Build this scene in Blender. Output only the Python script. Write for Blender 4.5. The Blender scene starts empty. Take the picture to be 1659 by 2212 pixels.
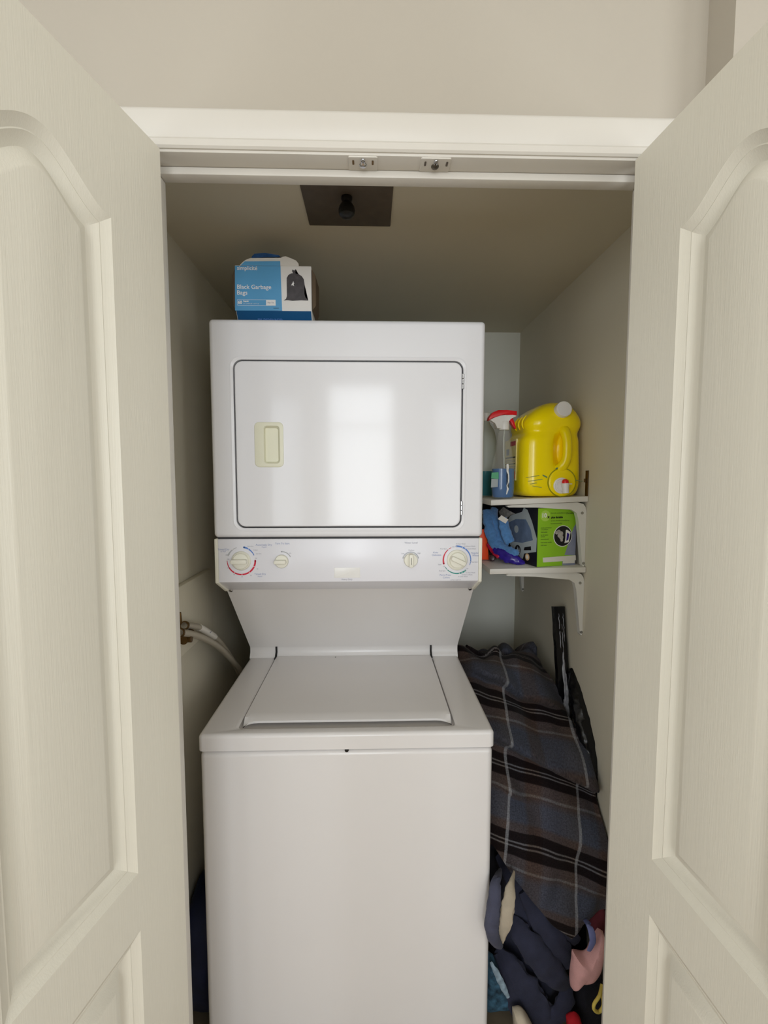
import bpy, bmesh, math, random
from mathutils import Vector, Matrix, noise

# ------------------------------------------------------------------ camera, world, lights, exposure
SC = bpy.context.scene
COL = SC.collection
FW, FH, FPX = 1659.0, 2212.0, 1010.0
CAM = Vector((0.0, 0.0, 1.52))
YAW, PITCH = math.radians(1.6), math.radians(4.25)
cam_data = bpy.data.cameras.new('camera')
cam = bpy.data.objects.new('camera', cam_data)
COL.objects.link(cam)
cam_data.sensor_fit = 'VERTICAL'
cam_data.sensor_height = 24.0
cam_data.lens = 24.0 * FPX / FH
cam_data.clip_start = 0.02
cam.location = CAM
cam.rotation_euler = (math.radians(90) - PITCH, 0, -YAW)
SC.camera = cam

world = bpy.data.worlds.new('daylight')
SC.world = world
world.use_nodes = True
bg = world.node_tree.nodes['Background']
bg.inputs[0].default_value = (0.80, 0.90, 1.0, 1)
bg.inputs[1].default_value = 1.0

SC.view_settings.view_transform = 'Standard'
SC.view_settings.look = 'None'
SC.view_settings.gamma = 1.0
SC.view_settings.exposure = 0.20
SC.view_settings.use_curve_mapping = False
SC.cycles.diffuse_bounces = 8
SC.cycles.max_bounces = 14


def area_light(name, loc, rot, sx, sy, watts, color):
    d = bpy.data.lights.new(name, 'AREA')
    d.shape = 'RECTANGLE'; d.size = sx; d.size_y = sy; d.energy = watts; d.color = color
    o = bpy.data.objects.new(name, d)
    COL.objects.link(o)
    o.location = loc; o.rotation_euler = rot
    return o


# rear window daylight plus fill from added, unseen windows (window_1 .. fill_window_4 below)
DAY = (0.93, 0.967, 1.0)
area_light('window_daylight', (-0.09, -2.06, 1.68), (math.radians(90), 0, 0), 0.58, 1.36, 21.0, DAY)
area_light('flank_fill_light', (-1.10, -2.06, 1.60), (math.radians(90), 0, 0), 0.90, 1.30, 9.0, DAY)  # flank lamp, added for broad frontal fill
area_light('flank_fill_light', (1.05, -2.06, 1.60), (math.radians(90), 0, 0), 0.90, 1.30, 9.0, DAY)  # matching flank lamp, also added fill
area_light('side_fill_light', (-1.72, -0.95, 1.45), (0, math.radians(-90), 0), 1.3, 1.3, 17.0, DAY)  # side lamp at an unseen window, added to light the room evenly
area_light('side_fill_light', (1.92, -0.95, 1.45), (0, math.radians(90), 0), 1.3, 1.3, 22.0, DAY)  # opposite side lamp, added to brighten the hose-side door

FWD = Vector((math.sin(YAW) * math.cos(PITCH), math.cos(YAW) * math.cos(PITCH), -math.sin(PITCH)))
RGT = Vector((math.cos(YAW), -math.sin(YAW), 0))
UPV = RGT.cross(FWD)


def P(x, y, Y):
    """point of the photograph at depth Y (metres from the camera)"""
    d = FWD * FPX + RGT * (x - FW / 2) - UPV * (y - FH / 2)
    return CAM + d * (Y / d.y)


# ------------------------------------------------------------------ materials
def lin(c):
    c = c / 255.0
    return c / 12.92 if c <= 0.04045 else ((c + 0.055) / 1.055) ** 2.4


def rgb(r, g, b):
    return (lin(r), lin(g), lin(b), 1)


MATS = {}


def mat(name, col, rough=0.5, var=0.04, scale=12.0, bump=0.0, bscale=200.0, stretch=(1, 1, 1), metal=0.0, spec=0.5,
        trans=0.0, ior=1.45, coat=0.0, alpha=1.0, sheen=0.0):
    if name in MATS:
        return MATS[name]
    m = bpy.data.materials.new(name)
    m.use_nodes = True
    nt = m.node_tree
    b = nt.nodes['Principled BSDF']
    b.inputs['Roughness'].default_value = rough
    b.inputs['Metallic'].default_value = metal
    b.inputs['Specular IOR Level'].default_value = spec
    b.inputs['Transmission Weight'].default_value = trans
    b.inputs['IOR'].default_value = ior
    b.inputs['Coat Weight'].default_value = coat
    b.inputs['Coat Roughness'].default_value = 0.08
    b.inputs['Alpha'].default_value = alpha
    b.inputs['Sheen Weight'].default_value = sheen
    tc = nt.nodes.new('ShaderNodeTexCoord')
    mp = nt.nodes.new('ShaderNodeMapping')
    mp.inputs['Scale'].default_value = stretch
    nt.links.new(tc.outputs['Object'], mp.inputs['Vector'])
    n = nt.nodes.new('ShaderNodeTexNoise')
    n.inputs['Scale'].default_value = scale
    n.inputs['Detail'].default_value = 4
    nt.links.new(mp.outputs['Vector'], n.inputs['Vector'])
    r = nt.nodes.new('ShaderNodeValToRGB')
    r.color_ramp.elements[0].position = 0.3
    r.color_ramp.elements[1].position = 0.7
    r.color_ramp.elements[0].color = tuple(c * (1 - var) for c in col[:3]) + (1,)
    r.color_ramp.elements[1].color = tuple(min(1, c * (1 + var)) for c in col[:3]) + (1,)
    nt.links.new(n.outputs['Fac'], r.inputs['Fac'])
    nt.links.new(r.outputs['Color'], b.inputs['Base Color'])
    if bump:
        n2 = nt.nodes.new('ShaderNodeTexNoise')
        n2.inputs['Scale'].default_value = bscale
        n2.inputs['Detail'].default_value = 3
        nt.links.new(mp.outputs['Vector'], n2.inputs['Vector'])
        bp = nt.nodes.new('ShaderNodeBump')
        bp.inputs['Strength'].default_value = bump
        bp.inputs['Distance'].default_value = 0.002
        nt.links.new(n2.outputs['Fac'], bp.inputs['Height'])
        nt.links.new(bp.outputs['Normal'], b.inputs['Normal'])
    MATS[name] = m
    return m


M_wall = mat('wall_paint', rgb(172, 164, 150), 0.85, 0.015, 3, 0.05, 350)
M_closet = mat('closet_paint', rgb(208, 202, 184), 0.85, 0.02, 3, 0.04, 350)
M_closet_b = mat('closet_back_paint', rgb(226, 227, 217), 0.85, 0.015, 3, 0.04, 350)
M_ceil = mat('ceiling_paint', rgb(226, 222, 212), 0.9, 0.01)
M_trim = mat('trim_paint', rgb(202, 197, 187), 0.38, 0.01, 6)
M_door = mat('door_paint', rgb(207, 202, 187), 0.42, 0.008, 10, 0.14, 70, (8, 8, 0.22))
M_enamel = mat('white_enamel', rgb(233, 233, 236), 0.10, 0.006, 5, spec=0.35)
M_enamel_w = mat('washer_enamel', rgb(220, 217, 215), 0.18, 0.006, 5, spec=0.35)
M_panelw = mat('panel_plastic', rgb(230, 230, 236), 0.25, 0.004)
M_cream = mat('cream_plastic', rgb(230, 228, 214), 0.35, 0.01)
M_cream2 = mat('cup_plastic', rgb(226, 225, 203), 0.4, 0.01)
M_gap = mat('gap_rubber', rgb(58, 58, 60), 0.7)
M_chrome = mat('chrome', rgb(190, 190, 192), 0.22, metal=1.0)
M_black = mat('black_plastic', rgb(16, 15, 15), 0.35)
M_dark = mat('dark_plate', rgb(88, 78, 67), 0.6, 0.10, 40)
M_melamine = mat('white_melamine', rgb(222, 219, 212), 0.4, 0.015)
M_bracket = mat('bracket_enamel', rgb(216, 214, 206), 0.35, 0.01)
M_floor = mat('vinyl_floor', rgb(128, 116, 96), 0.5, 0.12, 14)
M_bfloor = mat('room_floor', rgb(150, 122, 92), 0.45, 0.1, 6, stretch=(8, 1, 1))
M_brass = mat('brass', rgb(104, 80, 48), 0.45, 0.2, 60, metal=0.9)
M_hose = mat('hose_rubber', rgb(172, 164, 148), 0.45, 0.05, 30)
M_paper = mat('white_paper', rgb(224, 220, 212), 0.7, 0.01)
M_carton = mat('white_carton', rgb(236, 233, 228), 0.6, 0.02)
M_kraft = mat('kraft_inside', rgb(112, 96, 78), 0.8, 0.05)
M_print_blue = mat('print_blue', rgb(92, 164, 212), 0.45, 0.03)
M_print_deep = mat('print_deep_blue', rgb(16, 84, 134), 0.45, 0.04)
M_film = mat('blue_film', rgb(40, 84, 138), 0.25, 0.25, 60)
M_bagpic = mat('print_bag_grey', rgb(74, 70, 72), 0.5, 0.25, 60)
M_ink = mat('print_white', rgb(240, 240, 238), 0.5, 0.0)
M_inkgrey = mat('print_grey', rgb(150, 152, 164), 0.5, 0.0)
M_inkblue = mat('print_bluegrey', rgb(140, 152, 188), 0.5, 0.0)
M_arc_red = mat('arc_red', rgb(206, 34, 62), 0.4, 0.02)
M_arc_blue = mat('arc_blue', rgb(88, 130, 200), 0.4, 0.02)
M_arc_green = mat('arc_green', rgb(44, 140, 130), 0.4, 0.02)
M_arc_grey = mat('arc_grey', rgb(176, 178, 182), 0.4, 0.02)
M_inkblack = mat('print_black', rgb(22, 22, 22), 0.5, 0.0)
M_yellow = mat('yellow_plastic', rgb(255, 228, 2), 0.2, 0.02, 8)
M_whitecap = mat('white_plastic', rgb(232, 230, 226), 0.35, 0.01)
M_red = mat('red_plastic', rgb(222, 22, 32), 0.3, 0.03)
M_clear = mat('clear_plastic', (0.95, 0.97, 0.97, 1), 0.1, 0.0, alpha=0.10)
M_bluel = mat('blue_liquid', rgb(0, 92, 156), 0.15, 0.06, 30)
M_teal = mat('teal_liquid', rgb(70, 140, 150), 0.2, 0.05, trans=0.3, ior=1.2)
M_milky = mat('milky_plastic', rgb(206, 212, 204), 0.3, 0.03, trans=0.3, ior=1.2)
M_greenl = mat('green_label', rgb(92, 176, 132), 0.5)
M_greyl = mat('grey_label', rgb(170, 180, 184), 0.5)
M_lime = mat('print_lime', rgb(146, 200, 40), 0.4, 0.03)
M_lime2 = mat('print_lime_light', rgb(176, 216, 86), 0.4, 0.03)
M_lavg = mat('print_lavender_grey', rgb(140, 146, 170), 0.5, 0.06, 60)
M_printblk = mat('print_box_black', rgb(26, 24, 30), 0.4, 0.1)
M_tank = mat('print_tank', rgb(104, 122, 150), 0.4, 0.2, 30)
M_tank2 = mat('print_tank_light', rgb(178, 188, 190), 0.4, 0.08)
M_greylime = mat('print_olive', rgb(86, 112, 46), 0.5, 0.0)
M_steam = mat('print_steam', rgb(172, 168, 162), 0.6, 0.3, 90)
M_tan = mat('print_tan', rgb(222, 186, 140), 0.5)
M_orange = mat('orange_card', rgb(250, 84, 34), 0.45, 0.03)
M_purple = mat('purple_film', rgb(50, 32, 138), 0.18, 0.25, 50)
M_redfilm = mat('red_film', rgb(184, 30, 64), 0.25, 0.15, 50)
M_bluecloth = mat('blue_microfibre', rgb(84, 134, 190), 0.95, 0.14, 120, 0.6, 500, sheen=0.4)
M_blackfilm = mat('black_film', rgb(12, 12, 15), 0.22, 0.3, 60, 0.7, 60)
M_wrap = mat('plastic_wrap', rgb(150, 152, 160), 0.18, 0.4, 60, 0.8, 80)
M_navy = mat('navy_fleece', rgb(44, 46, 64), 0.95, 0.22, 25, 0.5, 500, sheen=0.03)
M_navy2 = mat('slate_knit', rgb(66, 68, 86), 0.95, 0.15, 30, 0.5, 450, sheen=0.03)
M_beige = mat('beige_cotton', rgb(190, 178, 158), 0.9, 0.08, 40, 0.3, 300)
M_pink = mat('pink_cotton', rgb(228, 174, 172), 0.85, 0.1, 25, 0.3, 300)
M_lav = mat('lavender_strap', rgb(112, 118, 166), 0.7, 0.1)
M_maroon = mat('maroon_cloth', rgb(104, 40, 52), 0.9, 0.2)
M_redcloth = mat('red_cloth', rgb(178, 20, 34), 0.85, 0.2)
M_yellowc = mat('yellow_cord', rgb(222, 200, 96), 0.7, 0.15)
M_blackc = mat('black_cloth', rgb(20, 20, 28), 0.95, 0.3, 30, 0.4, 400)
M_navybag = mat('deep_navy_bag', rgb(14, 24, 58), 0.6, 0.3, 20, 0.4, 60)
M_curtain = mat('curtain', rgb(226, 222, 214), 0.9, 0.02)


# ------------------------------------------------------------------ helpers
def empty(name, loc=(0, 0, 0), rz=0.0):
    o = bpy.data.objects.new(name, None)
    o.empty_display_size = 0.05
    COL.objects.link(o)
    o.location = loc
    o.rotation_euler = (0, 0, rz)
    return o


def tag(o, label, cat, group=None, kind=None):
    o['label'] = label
    o['category'] = cat
    if group: o['group'] = group
    if kind: o['kind'] = kind
    return o


def root_offset(parent):
    v = Vector((0, 0, 0))
    while parent is not None:
        v += parent.location
        parent = parent.parent
    return v


def finish(name, bm, m, parent=None, local=False, smooth=35, wn=False, recalc=True):
    """bm is in world coordinates unless local=True (then in the parent's own frame)"""
    if recalc:
        bmesh.ops.recalc_face_normals(bm, faces=bm.faces[:])
    me = bpy.data.meshes.new(name)
    bm.to_mesh(me)
    bm.free()
    if parent is not None and not local:
        me.transform(Matrix.Translation(-root_offset(parent)))
    me.materials.append(m)
    if smooth is not None:
        for p in me.polygons: p.use_smooth = True
        me.set_sharp_from_angle(angle=math.radians(smooth))
    o = bpy.data.objects.new(name, me)
    COL.objects.link(o)
    o.parent = parent
    if wn:
        w = o.modifiers.new('wn', 'WEIGHTED_NORMAL')
        w.keep_sharp = True
        w.weight = 100
    return o


def add_box(bm, x0, x1, y0, y1, z0, z1, bev=0.0, seg=3):
    vs = [bm.verts.new((x, y, z)) for x in (x0, x1) for y in (y0, y1) for z in (z0, z1)]
    f = [(0, 1, 3, 2), (4, 6, 7, 5), (0, 4, 5, 1), (2, 3, 7, 6), (0, 2, 6, 4), (1, 5, 7, 3)]
    fs = [bm.faces.new([vs[i] for i in q]) for q in f]
    if bev:
        es = list({e for q in fs for e in q.edges})
        bmesh.ops.bevel(bm, geom=es, offset=bev, segments=seg, affect='EDGES', profile=0.5)


def box(name, x0, x1, y0, y1, z0, z1, m, parent=None, bev=0.0, seg=3, local=False, smooth=35):
    bm = bmesh.new()
    add_box(bm, x0, x1, y0, y1, z0, z1, bev, seg)
    return finish(name, bm, m, parent, local, smooth)


def prism_x(name, pts, x0, x1, m, parent=None, bev=0.0, seg=3, wn=False):
    """polygon in (y, z) extruded along x"""
    bm = bmesh.new()
    a = [bm.verts.new((x0, p[0], p[1])) for p in pts]
    b = [bm.verts.new((x1, p[0], p[1])) for p in pts]
    bm.faces.new(a); bm.faces.new(b[::-1])
    n = len(pts)
    for i in range(n): bm.faces.new([a[i], b[i], b[(i + 1) % n], a[(i + 1) % n]])
    if bev:
        bmesh.ops.bevel(bm, geom=bm.edges[:], offset=bev, segments=seg, affect='EDGES', profile=0.5)
    return finish(name, bm, m, parent, wn=wn)


def rrect(u0, u1, v0, v1, r, n=6):
    r = max(r, 1e-4)
    pts = []
    for cx, cy, a0 in ((u1 - r, v0 + r, -90), (u1 - r, v1 - r, 0), (u0 + r, v1 - r, 90), (u0 + r, v0 + r, 180)):
        for i in range(n + 1):
            a = math.radians(a0 + 90 * i / n)
            pts.append((cx + r * math.cos(a), cy + r * math.sin(a)))
    return pts


def ring_solid(bm, outer, holes, f3, cap_back=True):
    """outer: [(pts, depth)...] from front outline to back; holes: list of such lists from front edge inwards (last is capped).
    f3(u, v, w) -> 3D"""
    def ring(pts, w): return [bm.verts.new(f3(u, v, w)) for u, v in pts]

    def bridge(a, b):
        n = len(a)
        for i in range(n): bm.faces.new([a[i], a[(i + 1) % n], b[(i + 1) % n], b[i]])
    rs = [ring(*o) for o in outer]
    for a, b in zip(rs, rs[1:]): bridge(a, b)
    if cap_back: bm.faces.new(rs[-1])
    fr = []
    for h in holes:
        hr = [ring(*q) for q in h]
        for a, b in zip(hr, hr[1:]): bridge(a, b)
        bm.faces.new(hr[-1])
        fr.append(hr[0])
    if not fr:
        bm.faces.new(rs[0])
        return
    es = []
    for loop in [rs[0]] + fr:
        n = len(loop)
        for i in range(n):
            e = bm.edges.get((loop[i], loop[(i + 1) % n])) or bm.edges.new((loop[i], loop[(i + 1) % n]))
            es.append(e)
    bmesh.ops.triangle_fill(bm, use_beauty=True, use_dissolve=False, edges=es)


def rounded_outer(u0, u1, v0, v1, rc, re, depth, k=5):
    """rings of a block with rounded front edge re and corner radius rc"""
    out = []
    for i in range(k + 1):
        a = math.pi / 2 * i / k
        ins = re * (1 - math.sin(a)); w = re * (1 - math.cos(a))
        out.append((rrect(u0 + ins, u1 - ins, v0 + ins, v1 - ins, max(rc - ins, 0.001)), w))
    out.append((rrect(u0, u1, v0, v1, rc), depth))
    return out


def front(Y):
    """map (x, z, depth) for things that face the camera (-Y)"""
    return lambda u, v, w: (u, Y + w, v)


def lathe(bm, prof, n=32, M=None):
    rings = []
    for r, h in prof:
        if r < 1e-6:
            rings.append([bm.verts.new(Vector((0, 0, h)))])
        else:
            rings.append([bm.verts.new(Vector((r * math.cos(2 * math.pi * i / n), r * math.sin(2 * math.pi * i / n), h))) for i in range(n)])
    for a, b in zip(rings, rings[1:]):
        if len(a) == 1 and len(b) == 1: continue
        for i in range(n):
            j = (i + 1) % n
            if len(a) == 1: bm.faces.new([a[0], b[i], b[j]])
            elif len(b) == 1: bm.faces.new([a[i], a[j], b[0]])
            else: bm.faces.new([a[i], a[j], b[j], b[i]])
    if len(rings[0]) > 1: bm.faces.new(rings[0])
    if len(rings[-1]) > 1: bm.faces.new(rings[-1])
    if M is not None:
        vs = [v for r in rings for v in r]
        bmesh.ops.transform(bm, matrix=M, verts=vs)


def axis_m(loc, direction):
    d = Vector(direction).normalized()
    return Matrix.Translation(Vector(loc)) @ d.to_track_quat('Z', 'Y').to_matrix().to_4x4()


def catmull(pts, k=8):
    pts = [Vector(p) for p in pts]
    out = []
    n = len(pts)
    for i in range(n - 1):
        p0, p1, p2, p3 = pts[max(i - 1, 0)], pts[i], pts[i + 1], pts[min(i + 2, n - 1)]
        for j in range(k):
            t = j / k
            out.append(0.5 * ((2 * p1) + (p2 - p0) * t + (2 * p0 - 5 * p1 + 4 * p2 - p3) * t * t + (3 * p1 - p0 - 3 * p2 + p3) * t ** 3))
    out.append(pts[-1])
    return out


def tube(bm, pts, rad, n=12, flat=1.0, up=Vector((0, -1, 0)), taper=False, wob=0.0, seed=0):
    """tube along pts; flat < 1 squeezes it towards 'up' (a strip)"""
    pts = [Vector(p) for p in pts]
    N = len(pts)
    rings = []
    for i, p in enumerate(pts):
        t = (pts[min(i + 1, N - 1)] - pts[max(i - 1, 0)]).normalized()
        s = t.cross(up)
        if s.length < 1e-3: s = t.cross(Vector((1, 0, 0)))
        s.normalize()
        u = s.cross(t).normalized()
        r = rad
        if isinstance(rad, (list, tuple)):
            q = i / (N - 1) * (len(rad) - 1); a = int(min(q, len(rad) - 2)); r = rad[a] + (rad[a + 1] - rad[a]) * (q - a)
        ring = []
        for k in range(n):
            a = 2 * math.pi * k / n
            w = 1.0
            if wob: w += wob * noise.noise(Vector((math.cos(a) * 2 + seed, math.sin(a) * 2, i * 0.35)))
            ring.append(bm.verts.new(p + (s * math.cos(a) + u * math.sin(a) * flat) * r * w))
        rings.append(ring)
    for a, b in zip(rings, rings[1:]):
        for k in range(n): bm.faces.new([a[k], a[(k + 1) % n], b[(k + 1) % n], b[k]])
    bm.faces.new(rings[0]); bm.faces.new(rings[-1])


def text(s, size, p, m, parent, align='CENTER', rz=0.0, name='lettering', spacing=1.0, bold=0.0, line=1.0):
    """flat lettering that faces -Y at world point p (a part)"""
    c = bpy.data.curves.new('t', 'FONT')
    c.body = s; c.size = size; c.align_x = align; c.align_y = 'CENTER'
    c.space_character = spacing; c.space_line = line; c.resolution_u = 3
    if bold: c.offset = bold
    o = bpy.data.objects.new('t', c)
    COL.objects.link(o)
    dg = bpy.context.evaluated_depsgraph_get()
    me = bpy.data.meshes.new_from_object(o.evaluated_get(dg))
    bpy.data.objects.remove(o); bpy.data.curves.remove(c)
    me.transform(Matrix.Translation(Vector(p)) @ Matrix.Rotation(rz, 4, 'Z') @ Matrix.Rotation(math.radians(90), 4, 'X'))
    if parent is not None: me.transform(Matrix.Translation(-root_offset(parent)))
    me.materials.clear(); me.materials.append(m)
    r = bpy.data.objects.new(name, me)
    COL.objects.link(r)
    r.parent = parent
    return r


def flat_poly(name, pts3, m, parent, thick=0.0006, nrm=(0, -1, 0), local=False):
    """thin printed patch: polygon with a little thickness along nrm"""
    bm = bmesh.new()
    nv = Vector(nrm).normalized() * thick
    a = [bm.verts.new(Vector(p) + nv) for p in pts3]
    b = [bm.verts.new(Vector(p)) for p in pts3]
    bm.faces.new(a); bm.faces.new(b[::-1])
    n = len(a)
    for i in range(n): bm.faces.new([a[i], b[i], b[(i + 1) % n], a[(i + 1) % n]])
    bmesh.ops.triangulate(bm, faces=[f for f in bm.faces if len(f.verts) > 4])
    return finish(name, bm, m, parent, local, smooth=None)


def pillow(name, outline, yc, depth, m, parent=None, fold=0.012, freq=14.0, seed=0, rings=16, nseg=72, back=0.5, diag=0.0, wrinkle=0.004):
    """crumpled soft bundle: outline in (x, z) (star shaped about its middle), bulging towards -Y by depth"""
    n = len(outline)
    cx = sum(p[0] for p in outline) / n; cz = sum(p[1] for p in outline) / n
    c2 = catmull([Vector((p[0], p[1], 0)) for p in outline + outline[:1]], 10)[:-1]
    ang = sorted((math.atan2(p.y - cz, p.x - cx), (p - Vector((cx, cz, 0))).length) for p in c2)

    def rad(a):
        for i in range(len(ang)):
            a0, r0 = ang[i - 1]; a1, r1 = ang[i]
            if i == 0: a0 -= 2 * math.pi
            if a0 <= a <= a1:
                return r0 + (r1 - r0) * ((a - a0) / max(a1 - a0, 1e-6))
        a0, r0 = ang[-1]; a1, r1 = ang[0]; a1 += 2 * math.pi
        return r0 + (r1 - r0) * ((a - a0) / max(a1 - a0, 1e-6))
    bm = bmesh.new()

    def pt(t, a, s):
        r = rad(a) * t
        x = cx + r * math.cos(a); z = cz + r * math.sin(a)
        h = math.sqrt(max(0.0, 1 - t ** 3))
        q = Vector((x * freq + seed * 7.3, z * freq * 0.6 + seed * 3.1, seed))
        wv = noise.noise(q) + 0.9 * (1 - 2 * abs(math.sin((x * math.cos(diag) + z * math.sin(diag)) * freq * 1.7 + 2.6 * noise.noise(q * 0.6)))) * (0.5 + 0.5 * noise.noise(q * 0.5 + Vector((3, 3, 3))))
        d = depth * h * (1 if s < 0 else back) + (fold * wv * h if s < 0 else 0) + wrinkle * noise.noise(q * 3.1)
        return Vector((x + 0.3 * fold * noise.noise(q + Vector((9, 2, 4))), yc + s * d, z))
    grids = []
    for s in (-1, 1):
        g = [[bm.verts.new(pt(0, 0, s))]]
        for i in range(1, rings):
            g.append([bm.verts.new(pt(i / rings, -math.pi + 2 * math.pi * k / nseg, s)) for k in range(nseg)])
        grids.append(g)
    rim = [bm.verts.new(pt(1.0, -math.pi + 2 * math.pi * k / nseg, -1)) for k in range(nseg)]
    for g in grids:
        g.append(rim)
        for a, b in zip(g, g[1:]):
            for k in range(nseg):
                j = (k + 1) % nseg
                if len(a) == 1: bm.faces.new([a[0], b[k], b[j]])
                else: bm.faces.new([a[k], a[j], b[j], b[k]])
    return finish(name, bm, m, parent, smooth=60)


def px(outline, Y):
    return [(P(x, y, Y).x, P(x, y, Y).z) for x, y in outline]


# ------------------------------------------------------------------ the setting
YW0, YW1 = 0.805, 0.860           # closet front wall, faces
YC = 0.790                        # face of the door casing
XL, XR, ZH = -0.366, 0.478, 2.040  # door opening
CXL, CXR, CYB, CZ = -0.515, 0.644, 2.045, 2.140   # closet inside
RZ = 2.50


def struct(o, label, cat):
    return tag(o, label, cat, kind='structure')


def wall_boxes(name, boxes, m, label):
    bm = bmesh.new()
    for b in boxes: add_box(bm, *b)
    return struct(finish(name, bm, m, smooth=None), label, 'wall')


wall_boxes('wall_front', [(-1.75, XL - 0.02, YW0, YW1, 0, RZ), (XL - 0.02, XR + 0.02, YW0, YW1, ZH + 0.02, RZ), (XR + 0.02, 0.552, YW0, YW1, 0, RZ)], M_wall, 'beige painted wall above the closet door casing')
wall_boxes('wall_nib', [(0.552, 1.95, 0.745, YW1, 0, RZ)], M_wall, 'jutting wall beside the casing above the shelf-side door')
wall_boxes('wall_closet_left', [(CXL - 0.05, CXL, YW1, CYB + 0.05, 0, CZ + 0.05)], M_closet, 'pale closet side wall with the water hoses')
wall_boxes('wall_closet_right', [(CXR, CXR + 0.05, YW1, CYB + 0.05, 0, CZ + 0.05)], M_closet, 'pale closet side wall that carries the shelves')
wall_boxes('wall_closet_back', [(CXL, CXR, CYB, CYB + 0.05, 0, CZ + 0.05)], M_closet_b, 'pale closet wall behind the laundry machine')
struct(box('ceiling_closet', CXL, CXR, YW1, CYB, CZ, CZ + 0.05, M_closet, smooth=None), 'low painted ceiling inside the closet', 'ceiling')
struct(box('floor', CXL, CXR, YW0, CYB, -0.05, 0, M_floor, smooth=None), 'brownish vinyl floor inside the closet', 'floor')
# the bedroom in front
struct(box('floor_room', -1.75, 1.95, -2.1, YW0, -0.05, 0, M_bfloor, smooth=None), 'wood floor of the room in front of the closet', 'floor')
struct(box('ceiling_room', -1.75, 1.95, -2.1, YW0, RZ, RZ + 0.05, M_ceil, smooth=None), 'white ceiling of the room', 'ceiling')
wall_boxes('wall_left', [(-1.80, -1.75, -2.1, -1.65, 0, RZ), (-1.80, -1.75, -0.25, YW1, 0, RZ), (-1.80, -1.75, -1.65, -0.25, 0, 0.75), (-1.80, -1.75, -1.65, -0.25, 2.15, RZ)],
           M_wall, 'side wall of the room with a window opening, hose side')
wall_boxes('wall_right', [(1.95, 2.0, -2.1, -1.65, 0, RZ), (1.95, 2.0, -0.25, YW1, 0, RZ), (1.95, 2.0, -1.65, -0.25, 0, 0.75), (1.95, 2.0, -1.65, -0.25, 2.15, RZ)],
           M_wall, 'side wall of the room with a window opening, shelf side')
wall_boxes('wall_rear', [(-1.75, -1.57, -2.15, -2.1, 0, RZ), (-0.63, -0.42, -2.15, -2.1, 0, RZ), (0.24, 0.58, -2.15, -2.1, 0, RZ), (1.52, 1.95, -2.15, -2.1, 0, RZ),
                         (-0.42, 0.24, -2.15, -2.1, 0, 0.95), (-0.42, 0.24, -2.15, -2.1, 2.41, RZ), (-1.57, -0.63, -2.15, -2.1, 0, 0.93), (-1.57, -0.63, -2.15, -2.1, 2.27, RZ),
                         (0.58, 1.52, -2.15, -2.1, 0, 0.93), (0.58, 1.52, -2.15, -2.1, 2.27, RZ)], M_ceil, 'white rear wall of the room with the windows')
for nm, xa, xb in (('fill_window_3', -1.57, -0.63), ('fill_window_4', 0.58, 1.52)):  # unseen flank windows, added to frame the rear fill lamps
    w = struct(empty(nm, ((xa + xb) / 2, -2.1, 0.93)), 'added unseen white framed window in the rear wall, ' + ('nearer the hose side' if xa < 0 else 'nearer the shelf side'), 'window')
    bm = bmesh.new()
    for b in ((xa, xa + 0.03, 0.93, 2.27), (xb - 0.03, xb, 0.93, 2.27), (xa + 0.03, xb - 0.03, 0.93, 0.96), (xa + 0.03, xb - 0.03, 2.24, 2.27)):
        add_box(bm, b[0], b[1], -2.14, -2.05, b[2], b[3], 0.003, 1)
    finish('window_frame', bm, M_trim, w)
w1 = struct(empty('window_1', (-0.09, -2.1, 0.95)), 'white framed window in the rear wall', 'window')
bm = bmesh.new()
for b in ((-0.42, -0.38, 0.95, 2.41), (0.20, 0.24, 0.95, 2.41), (-0.38, 0.20, 0.95, 0.99), (-0.38, 0.20, 2.37, 2.41)):
    add_box(bm, b[0], b[1], -2.14, -2.04, b[2], b[3], 0.003, 1)
finish('window_frame', bm, M_trim, w1)
box('mullion', -0.38, 0.20, -2.055, -2.035, 1.98, 2.005, M_trim, w1, 0.003, 1)
for nm, xw, lb in (('fill_window_2', -1.75, 'hose side'), ('fill_window_5', 1.95, 'shelf side')):  # unseen side windows, added around the side fill lamps
  w2 = struct(empty(nm, (xw, -0.95, 0.75)), 'added unseen white framed window in the side wall, ' + lb, 'window')
  bm = bmesh.new()
  for b in ((-1.65, -1.61, 0.75, 2.15), (-0.29, -0.25, 0.75, 2.15), (-1.61, -0.29, 0.75, 0.79), (-1.61, -0.29, 2.11, 2.15)):
    add_box(bm, xw - 0.045, xw + 0.045, b[0], b[1], b[2], b[3], 0.003, 1)
  finish('window_frame', bm, M_trim, w2)

# casing round the opening
t1 = struct(empty('trim_1', (0.056, YC, 0)), 'white moulded casing around the closet doorway', 'door casing')


def casing_profile(a, s):
    """(offset from opening edge, y) of the colonial casing, s = +1 outward"""
    return [(a, YW0), (a, YC + 0.006), (a + s * 0.003, YC + 0.003), (a + s * 0.012, YC + 0.002), (a + s * 0.016, YC + 0.005), (a + s * 0.020, YC + 0.003),
            (a + s * 0.034, YC), (a + s * 0.052, YC - 0.001), (a + s * 0.057, YC + 0.001), (a + s * 0.060, YC + 0.005), (a + s * 0.060, YW0)]


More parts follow.
